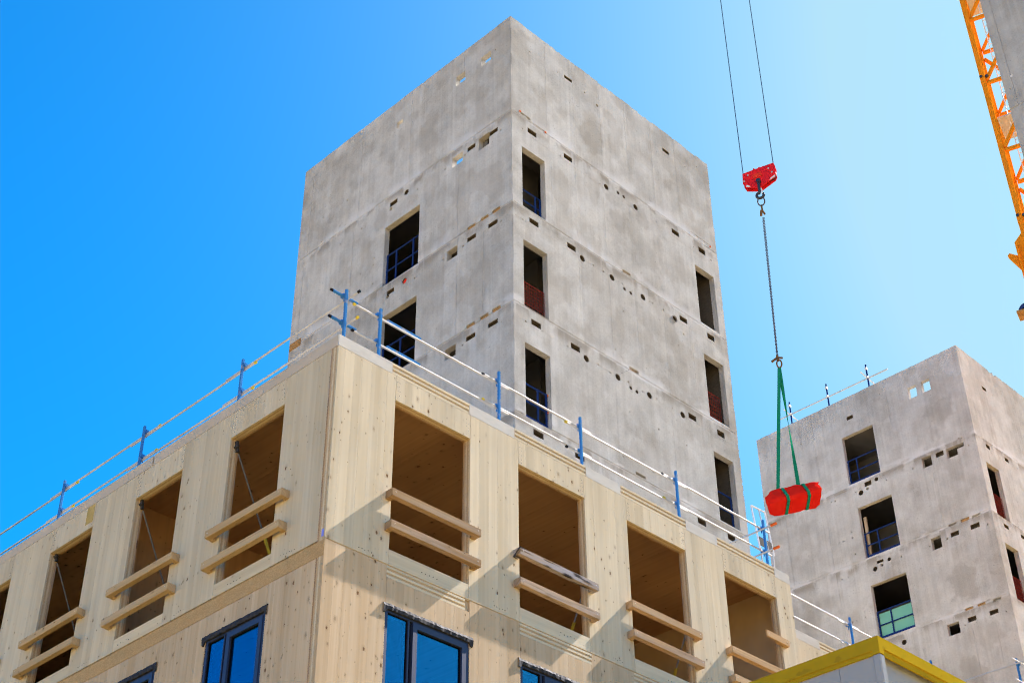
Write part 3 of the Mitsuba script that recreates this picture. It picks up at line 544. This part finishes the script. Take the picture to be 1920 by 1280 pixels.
# ------------------------------------------------------------------ guard planks across the upper openings
SP = 0.050
def plank(pl, u0, u1, z0, z1, label, uv, tilt=0.0, p=0.135):
    m = rbox(AX - p, AX - SP, u0, u1, z0, z1, .005) if pl == 'X' else rbox(u0, u1, AY - p, AY - SP, z0, z1, .005)
    if tilt:
        cx = (u0 + u1) / 2; cz = (z0 + z1) / 2
        o = (AX, cx, cz) if pl == 'X' else (cx, AY, cz)
        m = m.translate([-q for q in o]).rotate((tilt, 0, 0) if pl == 'X' else (0, tilt, 0)).translate(o)
    k = thing('guard_plank', label, 'plank', 'guard planks across the open windows')
    add('timber', m, 'wood_plank_y' if pl == 'X' else 'wood_plank_x', k, uv=uv)
    for a, b in (((u0 + .004, u0 + .085), (u1 - .085, u1 - .004)) if u1 - u0 > 1 else ((u1 - .3, u1 - .004),)):
        add('spacer_block', pbox(pl, AX if pl == 'X' else AY, a, b, -SP - .002, -.002, z0 - .004, z1 - .004), 'wood_plank_y' if pl == 'X' else 'wood_plank_x', k, uv=(uv[0] * .8, uv[1]))
    for u in (u0 + .06, u1 - .06):
        add('screw', pcyl(pl, AX if pl == 'X' else AY, u, (z0 + z1) / 2 + .01, .008, -p - .003, -p + .01, 8), 'steel_galv', k)
plank('Y', 10.785, 12.345, 11.325, 11.435, 'upper brown guard plank over the sunlit opening nearest the building corner', (.25, .30), .1)
plank('Y', 10.79, 12.345, 10.875, 10.985, 'lower brown guard plank over the sunlit opening nearest the building corner', (.30, .38))
plank('Y', 13.07, 14.645, 11.345, 11.455, 'black and grey weathered guard plank, upper of the second sunlit opening', (.6, 1.0), .2)
plank('Y', 13.07, 14.645, 10.90, 11.01, 'pinkish grey guard plank, lower of the second sunlit opening', (.75, .62))
plank('Y', 15.36, 16.94, 11.355, 11.465, 'upper pale guard plank over the third sunlit opening', (.75, .22))
plank('Y', 15.36, 16.94, 10.90, 11.01, 'lower pale stained guard plank over the third sunlit opening', (.8, .42), .2)
plank('Y', 17.66, 19.25, 11.38, 11.49, 'upper long guard plank over the last sunlit opening by the yellow cabin', (.95, .1))
plank('Y', 17.66, 19.25, 10.92, 11.035, 'lower guard plank half hidden by the yellow cabin roof', (.9, .15))
plank('Y', 18.69, 19.285, 12.00, 12.11, 'short pale plank nailed to the right jamb of the last sunlit opening', (1.0, .03), .8, .085)
for i, (a, b) in enumerate(((13.69, 15.31), (16.05, 17.64), (18.37, 19.97), (20.7, 22.28))):
    w = ('first', 'second', 'third', 'fourth')[i]
    tail = ' left of the corner' if i < 3 else ', cut by the left edge of the photo'
    plank('X', a, b, 11.29, 11.40, f'upper guard plank over the {w} shaded opening{tail}', (.55 + .3 * rb.random(), .12), .3 - .3 * i)
    plank('X', a, b, 10.83, 10.945, f'lower guard plank over the {w} shaded opening{tail}', (.3 + .5 * rb.random(), .25 if i == 1 else .12))

# push-pull props inside the shaded openings
for i, (y, z, lab) in enumerate(((15.13, 12.72, 'first'), (17.42, 12.77, 'second'), (19.74, 12.80, 'third'))):
    k = thing('steel_prop', f'slanted steel prop with yellow lower tube in the {lab} shaded opening left of the corner', 'prop', 'steel props behind the shaded openings')
    h = np.array([9.96, y, z]); f = np.array([11.12, y - .02, FL + .03]); P = lambda t: h + (f - h) * t
    add('head_shoe', cat([bar(h + [0, 0, .09], h - [-.03, 0, .07], .05, .03, (1, 0, 0)), tube(h + [0, -.05, .0], h + [0, .05, 0], .022)]), 'hook_black', k)
    add('steel_tube', tube(P(.04), P(.52), .012), 'prop_steel', k, smooth=40)
    add('yellow_tube', tube(P(.50), P(.90), .022), 'plastic_yellow', k, smooth=40)
    add('thread', tube(P(.89), P(.98), .014), 'hook_black', k, smooth=40)
    add('foot_plate', box(f[0] - .07, f[0] + .07, f[1] - .05, f[1] + .05, FL + .002, FL + .02), 'hook_black', k)

for i, x in enumerate((14.56 + .62, 16.87 + .62)):
    k = thing('steel_prop', f"yellow prop foot just visible at the bottom right of the {('second', 'third')[i]} sunlit opening", 'prop', 'steel props behind the sunlit openings')
    h = np.array([x, AY + .22, 12.7]); f = np.array([x - .05, AY + 1.22, FL + .03]); P = lambda t: h + (f - h) * t
    add('steel_tube', tube(P(0), P(.62), .013), 'concrete_sleeve', k, smooth=40)
    add('yellow_tube', tube(P(.60), P(.98), .024), 'plastic_yellow', k, smooth=40)
    add('foot_plate', box(f[0] - .07, f[0] + .07, f[1] - .05, f[1] + .05, FL + .002, FL + .02), 'hook_black', k)

# ------------------------------------------------------------------ roof edge guard rails
def coupler(p, ax):
    """Clamp half-shells and bolt around a tube crossing a post."""
    p = np.asarray(p, float); a = np.asarray(ax, float)
    side = np.cross(a, [0, 0, 1.0])
    return cat([tube(p - a * .03, p + a * .03, .033, 12), bar(p - side * .05 + [0, 0, .015], p + side * .015 + [0, 0, .015], .05, .05), tube(p + [0, 0, -.085], p + [0, 0, -.02], .010, 8)])
def post(k, x, y, axis, z1=14.52, ht=14.40, hm=13.955):
    pk = add('post', rbox(x - .019, x + .019, y - .019, y + .019, RT - .02, z1, .004), 'paint_blue', k)
    ax = (1, 0, 0) if axis == 'x' else (0, 1, 0)
    off = np.array((0, -.05, 0)) if axis == 'x' else np.array((-.05, 0, 0))
    for z in (ht, hm): add('clamp', coupler(np.array((x, y, z)) - off * 1.0, ax), 'paint_blue', pk)
def rail(k, p0, p1, r=.0155, mat='steel_galv'): return add('rail_tube', tube(p0, p1, r, 12), mat, k, smooth=40)
def cap(k, p, d, mat='plastic_yellow', r=.021):
    p = np.asarray(p, float); d = np.asarray(d, float); add('end_cap', tube(p, p + d * .035, r, 10), mat, k, smooth=40)
RX, RYy = 10.18, 13.21
kr = thing('roof_guard_rail', 'blue posts and steel tubes of the guard rail along the sunlit roof edge', 'guard rail', 'guard rails on the timber roof')
for x in (RX, 10.80, 13.11, 14.875, 17.17, 19.50): post(kr, x, RYy, 'x', 14.55 if x > 11 else 14.49)
yo = RYy + .05
for z in (14.40, 13.955):
    rail(kr, (9.98, yo, z), (10.42, yo, z), .022, 'paint_blue'); cap(kr, (9.98, yo, z), (-1, 0, 0), 'plastic_black')
    for i, (a, b) in enumerate(((10.38, 13.35), (12.85, 15.15), (14.62, 17.45), (16.9, 19.72))):
        zo = z - .034 * (i % 2 == 0)
        rail(kr, (a, yo, zo), (b, yo, zo)); cap(kr, (a, yo, zo), (-1, 0, 0), 'plastic_yellow' if (i + (z > 14)) % 2 else 'plastic_black')
    rail(kr, (19.45, 13.02, z - .05), (19.45, 15.6, z - .05)); cap(kr, (19.45, 13.02, z - .05), (0, -3.2, 0), 'plastic_orange', .024)
    rail(kr, (11.0, yo + .03, z + .03), (11.62, yo + .03, z + .03), .018, 'paint_blue')
kl = thing('roof_guard_rail', 'blue posted steel guard rail along the shaded left roof edge against the sky', 'guard rail', 'guard rails on the timber roof')
for y in (15.54, 18.05, 20.33, 22.7): post(kl, RX, y, 'y', 14.50)
xo = RX + .05
for z in (14.37, 13.93):
    for a, b, o in ((13.02, 16.0, 0), (15.3, 18.45, 1), (17.7, 20.8, 0), (20.0, 24.0, 1)):
        rail(kl, (xo - .006 * o, a, z - .036 * o), (xo - .006 * o, b, z - .036 * o)); cap(kl, (xo - .006 * o, a, z - .036 * o), (0, -1, 0), 'plastic_yellow' if a > 13.1 or z < 14 else 'plastic_black')
kc = thing('roof_guard_rail', 'guard rail over the recessed timber wall beside the yellow cabin, with orange capped corner post', 'guard rail', 'guard rails on the timber roof')
for x in (20.6, 23.75, 26.6): post(kc, x, 14.37, 'x', 14.55)
post(kc, 27.70, 13.07, 'y', 14.52)
for z in (14.42, 13.97):
    rail(kc, (19.8, 14.42, z), (24.1, 14.42, z)); rail(kc, (23.4, 14.41, z - .034), (27.9, 14.41, z - .034))
    rail(kc, (27.65, 12.85, z - .03), (27.65, 14.6, z - .03)); cap(kc, (27.65, 12.85, z - .03), (0, -2, 0), 'plastic_orange'); rail(kc, (27.4, 13.02, z), (29.5, 13.02, z))
    rail(kc, (22.75, 14.45, z + .03), (24.1, 14.45, z + .03), .018, 'paint_blue')
# white gate frame behind the far corner post
wf = thing('roof_gate', 'small white steel gate behind the far corner post of the roof rail', 'gate')
q = [np.array(v) for v in ((19.77, 13.6, 15.11), (20.17, 13.6, 15.13), (20.30, 13.6, 14.30), (19.90, 13.6, 14.30))]
for a, b in ((0, 1), (1, 2), (3, 0)): add('frame_bar', bar(q[a], q[b], .024, .022, (0, 1, 0)), 'chalk_white', wf)
add('mid_bar', tube(q[0] * .45 + q[1] * .55, q[3] * .35 + q[2] * .65, .012), 'steel_galv', wf)
add('lower_plate', bar(q[3] + [.0, 0, .16], q[2] + [-.04, 0, .16], .02, .16, (0, 0, 1)), 'concrete_in', wf)
for x in (19.92, 20.26): add('leg', tube((x, 13.6, RT - .01), (x, 13.6, 14.32), .016), 'steel_galv', wf)
# pipe railing on the right tower
kk = thing('tower_pipe_rail', 'thin steel pipe railing on the roof of the right tower', 'guard rail')
for y in (26.36, 24.68, 22.93):
    add('post', tube((KX + .25, y, 31.6), (KX + .25, y, 33.55), .03), 'paint_navy_blue', kk, smooth=40)
    add('clamp', tube((KX + .25, y - .03, 33.38), (KX + .25, y + .03, 33.38), .06), 'steel_galv', kk)
    add('clamp', tube((KX + .25, y - .03, 33.0), (KX + .25, y + .03, 33.0), .06), 'steel_galv', kk)
add('rail_tube', tube((KX + .29, 22.1, 32.98), (KX + .29, 27.0, 33.04), .024), 'steel_galv', kk, smooth=40)
for y in (26.36, 22.93): add('stub_tube', tube((KX - .15, y + .03, 33.06), (KX + 1.1, y + .03, 32.9), .022), 'chalk_white', kk, smooth=40)

# ------------------------------------------------------------------ tower crane
d1 = np.array((0.2924, -0.9563, 0)); d2 = np.array((0.9563, 0.2924, 0)); UPV = np.array((0, 0, 1.0))
CP = np.array((37.38, 14.39, 0)); W = 1.75
cr = thing('tower_crane', 'orange lattice tower crane mast at the right edge of the photo', 'crane')
corners = [CP, CP + d1 * W, CP + d1 * W + d2 * W, CP + d2 * W]
zs = [38.75 + 3.07 * i for i in range(-13, 4)]
for c in corners:
    add('chord', bar(c + UPV * 0.2, c + UPV * 48.2, .16, .16, d1), 'orange_crane', cr)
for i, z in enumerate(zs):
    for j in range(4):
        a, b = corners[j], corners[(j + 1) % 4]; dd = (b - a) / np.linalg.norm(b - a)
        if z > .3:
            add('strut', bar(a + dd * .1 + UPV * z, b - dd * .1 + UPV * z, .09, .12), 'orange_crane', cr)
            p, q = (a + dd * .1, b - dd * .1) if j % 2 == 0 else (b - dd * .1, a + dd * .1)
            add('brace', bar(p + UPV * (z + .12), q + UPV * (z + 2.75), .10, .10, np.cross(dd, UPV)), 'orange_crane', cr)
            if z > 26: add('brace', bar(q + UPV * (z + .12), q * .5 + p * .5 + UPV * (z + 1.45), .09, .09, np.cross(dd, UPV)), 'orange_crane', cr)
for z in (38.75 + .28, 32.61 + .28, 44.89 + .28):
    for c in corners[:2]:
        for o in (-.04, .14): add('pin', tube(c + d1 * o - d2 * .13 + UPV * (z - .05 * (o > 0)), c + d1 * o - d2 * .05 + UPV * (z - .05 * (o > 0)), .05), 'hook_black', cr)
    for c in corners: add('joint_plate', bar(c + UPV * (z - .30), c + UPV * (z + .02), .178, .178, d1), 'orange_crane', cr)
# ladder with landing inside the mast
lc = CP + d1 * .45 + d2 * .5
lad = add('ladder', bar(lc + d1 * .19 + UPV * 20, lc + d1 * .19 + d2 * .02 + UPV * 20.04, .3, .03, d1), 'crane_white', cr)
for o in (0, .38): add('stile', bar(lc + d1 * o + UPV * 20, lc + d1 * o + UPV * 47.5, .05, .03, d1), 'crane_white', lad)
for i in range(90): 
    z = 20.2 + i * .3
    add('rung', tube(lc + UPV * z, lc + d1 * .38 + UPV * z, .014, 6), 'crane_white', lad)
for z in (37.3, 43.4, 31.2):
    add('landing', bar(lc - d2 * .3 + d1 * .2 + UPV * z, lc + d2 * .9 + d1 * .2 + UPV * z, 1.1, .04), 'steel_galv', cr)
    for o in (.0, .4, .8): add('landing_rail', tube(lc - d2 * .3 + d1 * o + UPV * z, lc - d2 * .3 + d1 * o + UPV * (z + 1.0), .014, 6), 'steel_galv', cr)
    add('landing_rail', tube(lc - d2 * .3 + UPV * (z + 1.0), lc - d2 * .3 + d1 * .8 + UPV * (z + 1.0), .014, 6), 'steel_galv', cr)
# climbing collar: flared plates, bracket, lamp
poly = [(0.08, 32.35), (-.02, 32.25), (-.10, 32.10), (-.33, 31.85), (-.33, 30.2), (-.30, 29.3), (.3, 29.3), (.3, 32.4)]
for o in (-.16, W - .02):
    add('collar_plate', prism(poly, d1, UPV, CP + d2 * o, d2 * .16), 'orange_crane', cr)
add('collar_plate', prism([(-.28, 29.35), (W + .3, 29.35), (W + .3, 31.7), (-.28, 31.7)], d2, UPV, CP - d1 * .31, d1 * .05), 'orange_crane', cr)
add('bracket', prism([(-.30, 30.75), (-.62, 31.42), (-.56, 31.5), (-.30, 31.3)], d1, UPV, CP - d2 * .17, d2 * .14), 'orange_crane', cr)
for o, z in ((-.14, 30.45), (.12, 30.5)): add('pin', tube(CP + d1 * o - d2 * .2 + UPV * z, CP + d1 * o - d2 * .14 + UPV * z, .05), 'hook_black', cr)
lp = np.array((37.20, 14.78, 29.25))
lamp = thing('site_floodlight', 'dark blue floodlight hanging under the orange crane collar', 'lamp')
sph = trimesh.creation.uv_sphere(.32, count=[12, 20]); sph = sph.slice_plane((0, 0, 0), (0, 0, 1)); sph.apply_translation(lp)
add('shell', sph, 'crane_lamp_shell', lamp, smooth=True)
add('face', bar(lp - d1 * .34 - UPV * .03, lp + d1 * .5 - UPV * .03, .5, .06), 'infill_timber', lamp)
add('hanger', tube(lp + UPV * .3, lp + d1 * .45 + UPV * .5, .03), 'hook_black', lamp)

# ------------------------------------------------------------------ hook block, ropes, chain, slings and load
H0 = np.array((23.466, 15.282, 26.434)); E1 = np.array((0.4056, -0.9141, 0)); N1 = np.array((-0.9141, -0.4056, 0))
S = lambda s, z, d=0.0: H0 + E1 * s + UPV * z + N1 * d
hk = thing('crane_hook_block', 'red crane hook block with black hook hanging from two steel ropes', 'hook block')
out = [(-.007, -.09), (.36, -.035), (.763, .02), (.79, -.096), (.781, -.341), (.744, -.419), (.41, -.617), (.303, -.624), (.034, -.536), (-.02, -.402)]
for d in (-.08, .05): add('side_plate', prism(out, E1, UPV, H0 + N1 * d, N1 * .03), 'red_block', hk)
for s in (.14, .62): add('sheave', tube(S(s, -.26, -.045), S(s, -.26, .045), .165, 24), 'hook_black', hk, smooth=40)
add('cross_head', prism([(.234, -.30), (.455, -.28), (.44, -.06), (.24, -.09)], E1, UPV, H0 + N1 * -.05, N1 * .10), 'red_block', hk)
add('front_tab', prism([(.242, -.345), (.462, -.30), (.432, -.17), (.232, -.215)], E1, UPV, H0 + N1 * .081, N1 * .02), 'red_label', hk)
for s, z in ((.629, -.123), (.697, -.265), (.12, -.181), (.016, -.342)): add('bolt', tube(S(s, z, .075), S(s, z, .095), .022), 'steel_galv', hk)
for s in (.27, .40, .5): add('lug', prism([(s - .02, -.06), (s + .02, -.06), (s + .02, .04), (s - .02, .04)], E1, UPV, H0 + N1 * -.02, N1 * .05), 'red_block', hk)
add('edge_band', prism([(.617, -.49), (.745, -.424), (.762, -.36), (.64, -.44)], E1, UPV, H0 + N1 * .081, N1 * .005), 'chalk_white', hk)
add('edge_band', prism([(.045, -.53), (.145, -.56), (.12, -.50), (.06, -.47)], E1, UPV, H0 + N1 * .081, N1 * .005), 'chalk_white', hk)
def sweep(path, r, seg=8): return cat([tube(a, b, r, seg) for a, b in zip(path, path[1:])] + [trimesh.creation.icosphere(1, r).apply_translation(p) for p in path])
add('hook_eye', cat([tube(S(.36, -.49, .10), S(.36, -.49, .19), .055, 16), bar(S(.36, -.47, .15), S(.353, -.80, .12), .06, .05, N1)]), 'hook_black', hk, smooth=30)
hpts = [S(.353 + .085 * math.cos(t), -.91 + .085 * math.sin(t), .11) for t in np.linspace(2.2, 6.6, 12)]
add('hook', cat([sweep([S(.353, -.78, .12), S(.34, -.84, .11)] + hpts, .034)]), 'hook_black', hk, smooth=30)
add('safety_latch', bar(S(.40, -.72, .12), S(.415, -.88, .12), .03, .04, N1), 'chalk_white', hk)
TOPZ = 60.0
for i, (s, lab) in enumerate(((.0, 'left'), (.745, 'right'))):
    add('hoist_rope', tube(S(s, -.06), S(s, -.06) * [1, 1, 0] + [0, 0, TOPZ], .0105, 8), 'rope_steel', label=f'{lab} of the two thin steel hoist ropes above the red hook block', cat='rope', group='steel hoist ropes', smooth=40)
# chain sling
ch = thing('chain_sling', 'dark double chain hanging from the crane hook', 'chain')
def link(c, t, n, a=.030, b=.0135, r=.0062):
    """One chain link at c, long axis t, lying in the plane of t and n."""
    th = np.linspace(0, 2 * np.pi, 13)[:-1]
    ring = np.array([c + t * a * np.sin(x) + n * b * np.cos(x) for x in th])
    v, f = [], []
    m = np.cross(t, n)
    for i in range(12):
        tan = ring[(i + 1) % 12] - ring[i - 1]; tan /= np.linalg.norm(tan); u = np.cross(tan, m)
        for k in range(5): v.append(ring[i] + r * (u * math.cos(k * 2 * np.pi / 5) + m * math.sin(k * 2 * np.pi / 5)))
    for i in range(12):
        for k in range(5): f.append([i * 5 + k, i * 5 + (k + 1) % 5, (i + 1) % 12 * 5 + (k + 1) % 5, (i + 1) % 12 * 5 + k])
    return trimesh.Trimesh(np.array(v), np.vstack([np.array(f)[:, [0, 1, 2]], np.array(f)[:, [0, 2, 3]]]), process=False)
C0, C1 = np.array((23.603, 14.973, 24.90)), np.array((23.559, 15.072, 20.95)); tc = (C1 - C0) / np.linalg.norm(C1 - C0)
add('master_link', link(S(.357, -1.10, .11), -UPV, E1, .13, .085, .017), 'chain_steel', ch, smooth=True)
add('master_link', link(S(.35, -1.30, .10), -UPV, N1, .09, .05, .016), 'rust_link', ch, smooth=True)
add('shortener', cat([bar(S(.33, -1.36, .1), S(.31, -1.52, .1), .05, .04, N1), bar(S(.345, -1.36, .1), S(.40, -1.50, .1), .04, .04, N1)]), 'rust_link', ch)
for o in (-.0125, .0125):
    n = int(np.linalg.norm(C1 - C0) / .0475); ls = []
    for i in range(n):
        ax = E1 if i % 2 == 0 else N1
        ls.append(link(C0 + E1 * o * (1 - .45 * i / n) + tc * .0475 * i, tc, ax))
    add('links', cat(ls), 'chain_steel', ch, kind='stuff', smooth=True)
b0 = C1
add('grab_hook', cat([bar(b0 + UPV * .03, b0 - UPV * .10, .05, .05, N1), bar(b0 - E1 * .02 - UPV * .02, b0 - E1 * .14 - UPV * .09, .035, .04, N1), bar(b0 - E1 * .03, b0 + E1 * .11 - UPV * .05, .035, .035, N1)]), 'rust_link', ch)
add('shackle', link(b0 - UPV * .18 + E1 * .02, -UPV, E1, .10, .055, .018), 'rust_link', ch, smooth=True)
LK = np.array((23.562, 15.066, 20.67))
# bundle wrapped in red tarpaulin
e1 = np.array((0.40, -0.9165, 0)); hv = np.array((0.9165, 0.40, 0))
BA = 0.93 * e1 + 0.37 * hv + 0.24 * UPV; BA /= np.linalg.norm(BA); BN = np.cross(BA, UPV); BN /= np.linalg.norm(BN); BN = -BN if BN @ np.array((1, 1, 0)) > 0 else BN   # BN faces the camera side
UB = np.cross(BA, BN); UB = UB if UB[2] > 0 else -UB
BC = np.array((23.57, 15.10, 17.42))
sec = [(.06, .215), (.14, .205), (.285, -.055), (.25, -.14), (-.20, -.205), (-.29, -.11), (-.24, .13), (-.10, .215)]
def sect(t, k=1.0, j=0.0, seed=0):
    rr = random.Random(seed)
    return [BC + BA * (t + rr.uniform(-j, j)) + BN * (n * k + rr.uniform(-j, j) * .5) + UB * (z * k + rr.uniform(-j, j) * .5) for n, z in sec]
bd = thing('wrapped_load', 'bundle wrapped in bright red tarpaulin hanging from green slings', 'bundle')
rings = [sect(-.60, .62, .03, 1), sect(-.55, .88, .02, 9), sect(-.49, 1.0, .012, 2)] + [sect(t, 1.0 + .05 * abs(math.sin((t + .24) * 7)), .012, 3 + i) for i, t in enumerate(np.linspace(-.44, .40, 13))] + [sect(.45, .98, .02, 20), sect(.50, .88, .035, 21)]
v = [p for r in rings for p in r]; f = []
nS = len(sec)
for i in range(len(rings) - 1):
    for j in range(nS): f.append([i * nS + j, i * nS + (j + 1) % nS, (i + 1) * nS + (j + 1) % nS, (i + 1) * nS + j])
f = np.array(f); F = np.vstack([f[:, [0, 1, 2]], f[:, [0, 2, 3]]])
capf = []
for base, ring in ((0, rings[0]), ((len(rings) - 1) * nS, rings[-1])):
    v.append(np.mean(ring, 0) + (-BA if base == 0 else BA) * .03); ci = len(v) - 1
    for j in range(nS): capf.append([base + j, base + (j + 1) % nS, ci])
bm = trimesh.Trimesh(np.array(v), np.vstack([F, np.array(capf)]), process=False); trimesh.repair.fix_normals(bm)
bm = bm.subdivide().subdivide(); bm.merge_vertices()
import meshkit
bm.vertices = bm.vertices + bm.vertex_normals * (0.055 * (meshkit.fbm(bm.vertices * 5.5, 4, 3)[:, None] - .5) - .02 * np.exp(-(((((bm.vertices - BC) @ BA)[:, None] - np.array((-.24, .21))) / .035) ** 2)).sum(1)[:, None])
add('tarpaulin', bm, 'red_tarp', bd, smooth=60)
rr = random.Random(5)
fl = [sect(.47, .95, 0, 0)[j] for j in (6, 7, 0, 1)]
add('loose_flap', (np.array([p for a in fl for p in (a, a + BA * rr.uniform(.05, .13) + UPV * rr.uniform(-.05, .03))]), np.array([[2 * i, 2 * i + 1, 2 * i + 3, 2 * i + 2] for i in range(3)])), 'red_tarp', bd)
def ribbon(path, nrm, w):
    v, f = [], []
    for i, p in enumerate(path):
        v += [p - nrm[i] * w / 2, p + nrm[i] * w / 2]
        if i: f.append([2 * i - 2, 2 * i - 1, 2 * i + 1, 2 * i])
    v = np.array(v); f = np.array(f)
    t = trimesh.Trimesh(v, np.vstack([f[:, [0, 1, 2]], f[:, [0, 2, 3]]]), process=False)
    return t
def thick(path, nrm, w, th=.004):
    """A webbing strap with real thickness along a path; nrm is its width direction."""
    v, f = [], []
    for i, p in enumerate(path):
        t = np.asarray(path[min(i + 1, len(path) - 1)]) - np.asarray(path[max(i - 1, 0)]); t /= np.linalg.norm(t)
        o = np.cross(t, nrm[i]); o /= np.linalg.norm(o) + 1e-9
        v += [p - nrm[i] * w / 2 - o * th, p + nrm[i] * w / 2 - o * th, p + nrm[i] * w / 2 + o * th, p - nrm[i] * w / 2 + o * th]
        if i:
            a, b = 4 * i - 4, 4 * i
            for k in range(4): f.append([a + k, a + (k + 1) % 4, b + (k + 1) % 4, b + k])
    f = np.array(f)
    return trimesh.Trimesh(np.array(v), np.vstack([f[:, [0, 1, 2]], f[:, [0, 2, 3]]]), process=False)
for i, (t, lab) in enumerate(((-.24, 'left green webbing sling round the red bundle, hanging flat'), (.21, 'right green webbing sling round the red bundle, twisted half way'))):
    k = thing('webbing_sling', lab, 'sling', 'green slings carrying the red bundle')
    top = BC + BA * (t - .06) + BN * .02 + UB * .235
    n = 22; path = [LK + (top - LK) * s for s in np.linspace(0, 1, n)]
    nr = []
    for s in np.linspace(0, 1, n):
        ang = 0.15 if i == 0 else (0.1 + 2.9 * float(np.clip((s - .05) * 1.02, 0, 1)))
        nr.append(E1 * math.cos(ang) + N1 * math.sin(ang))
    add('strap', thick(path, nr,   .075 if i == 0 else .08), 'green_webbing', k)
    loop = [BC + BA * t + BN * (a * 1.03) + UB * (z * 1.03) for a, z in sec]; loop = loop + loop[:1]
    add('band', thick(loop, [BA] * len(loop), .06, .006), 'green_webbing', k)
    add('buckle', tube(top - BA * .05, top + BA * .05, .025), 'rust_link', k)

# ------------------------------------------------------------------ stacked site cabins
CX, CYc, CT = 13.104, 7.632, 8.44
def cabin(z1, label):
    k = thing('site_cabin', label, 'site cabin', None)
    z0 = z1 - 2.80; x1, y1 = CX + 6.05, CYc + 2.44
    fr = box(CX, x1, CYc, y1, z1 - .19, z1) - box(CX + .04, x1 - .04, CYc + .04, y1 - .04, z1 - .3, z1 - .03)
    fr = fr - box(CX - .02, CX + .012, CYc + .085, y1 - .085, z1 - .25, z1 - .145) - box(CX + .085, x1 - .085, CYc - .02, CYc + .02, z1 - .25, z1 - .125)
    add('roof_frame', fr, 'cabin_yellow', k)
    add('floor_frame', box(CX, x1, CYc, y1, z0, z0 + .15), 'cabin_yellow', k)
    for x in (CX, x1 - .1):
        for y in (CYc, y1 - .1): add('corner_post', rbox(x + .004, x + .096, y + .004, y + .096, z0 + .15, z1 - .19, .012), 'cabin_grey', k)
    for x in (CX + .1, x1 - .25):
        for y in (CYc + .1, y1 - .25): add('support_leg', box(x, x + .15, y, y + .15, -.02, z0 + .01), 'cabin_grey', k)
    y = CYc + .1
    n = 0
    while y < y1 - .1:
        e = min(y + (.43 if n == 0 else 1.0), y1 - .1); add('side_panel', box(CX + .03, CX + .08, y + .0025, e - .0025, z0 + .15, z1 - .151), 'cabin_grey', k); y = e; n += 1
    x = CX + .1
    while x < x1 - .1:
        e = min(x + 1.0, x1 - .1); add('side_panel', box(x + .0025, e - .0025, CYc + .11, CYc + .15, z0 + .15, z1 - .131), 'cabin_grey', k); x = e
    add('side_panel', box(x1 - .08, x1 - .03, CYc + .1, y1 - .1, z0 + .15, z1 - .19), 'cabin_grey', k)
    add('side_panel', box(CX + .1, x1 - .1, y1 - .08, y1 - .03, z0 + .15, z1 - .19), 'cabin_grey', k)
    return k
cabin(CT, 'grey site cabin with a mustard yellow roof frame at the bottom right')
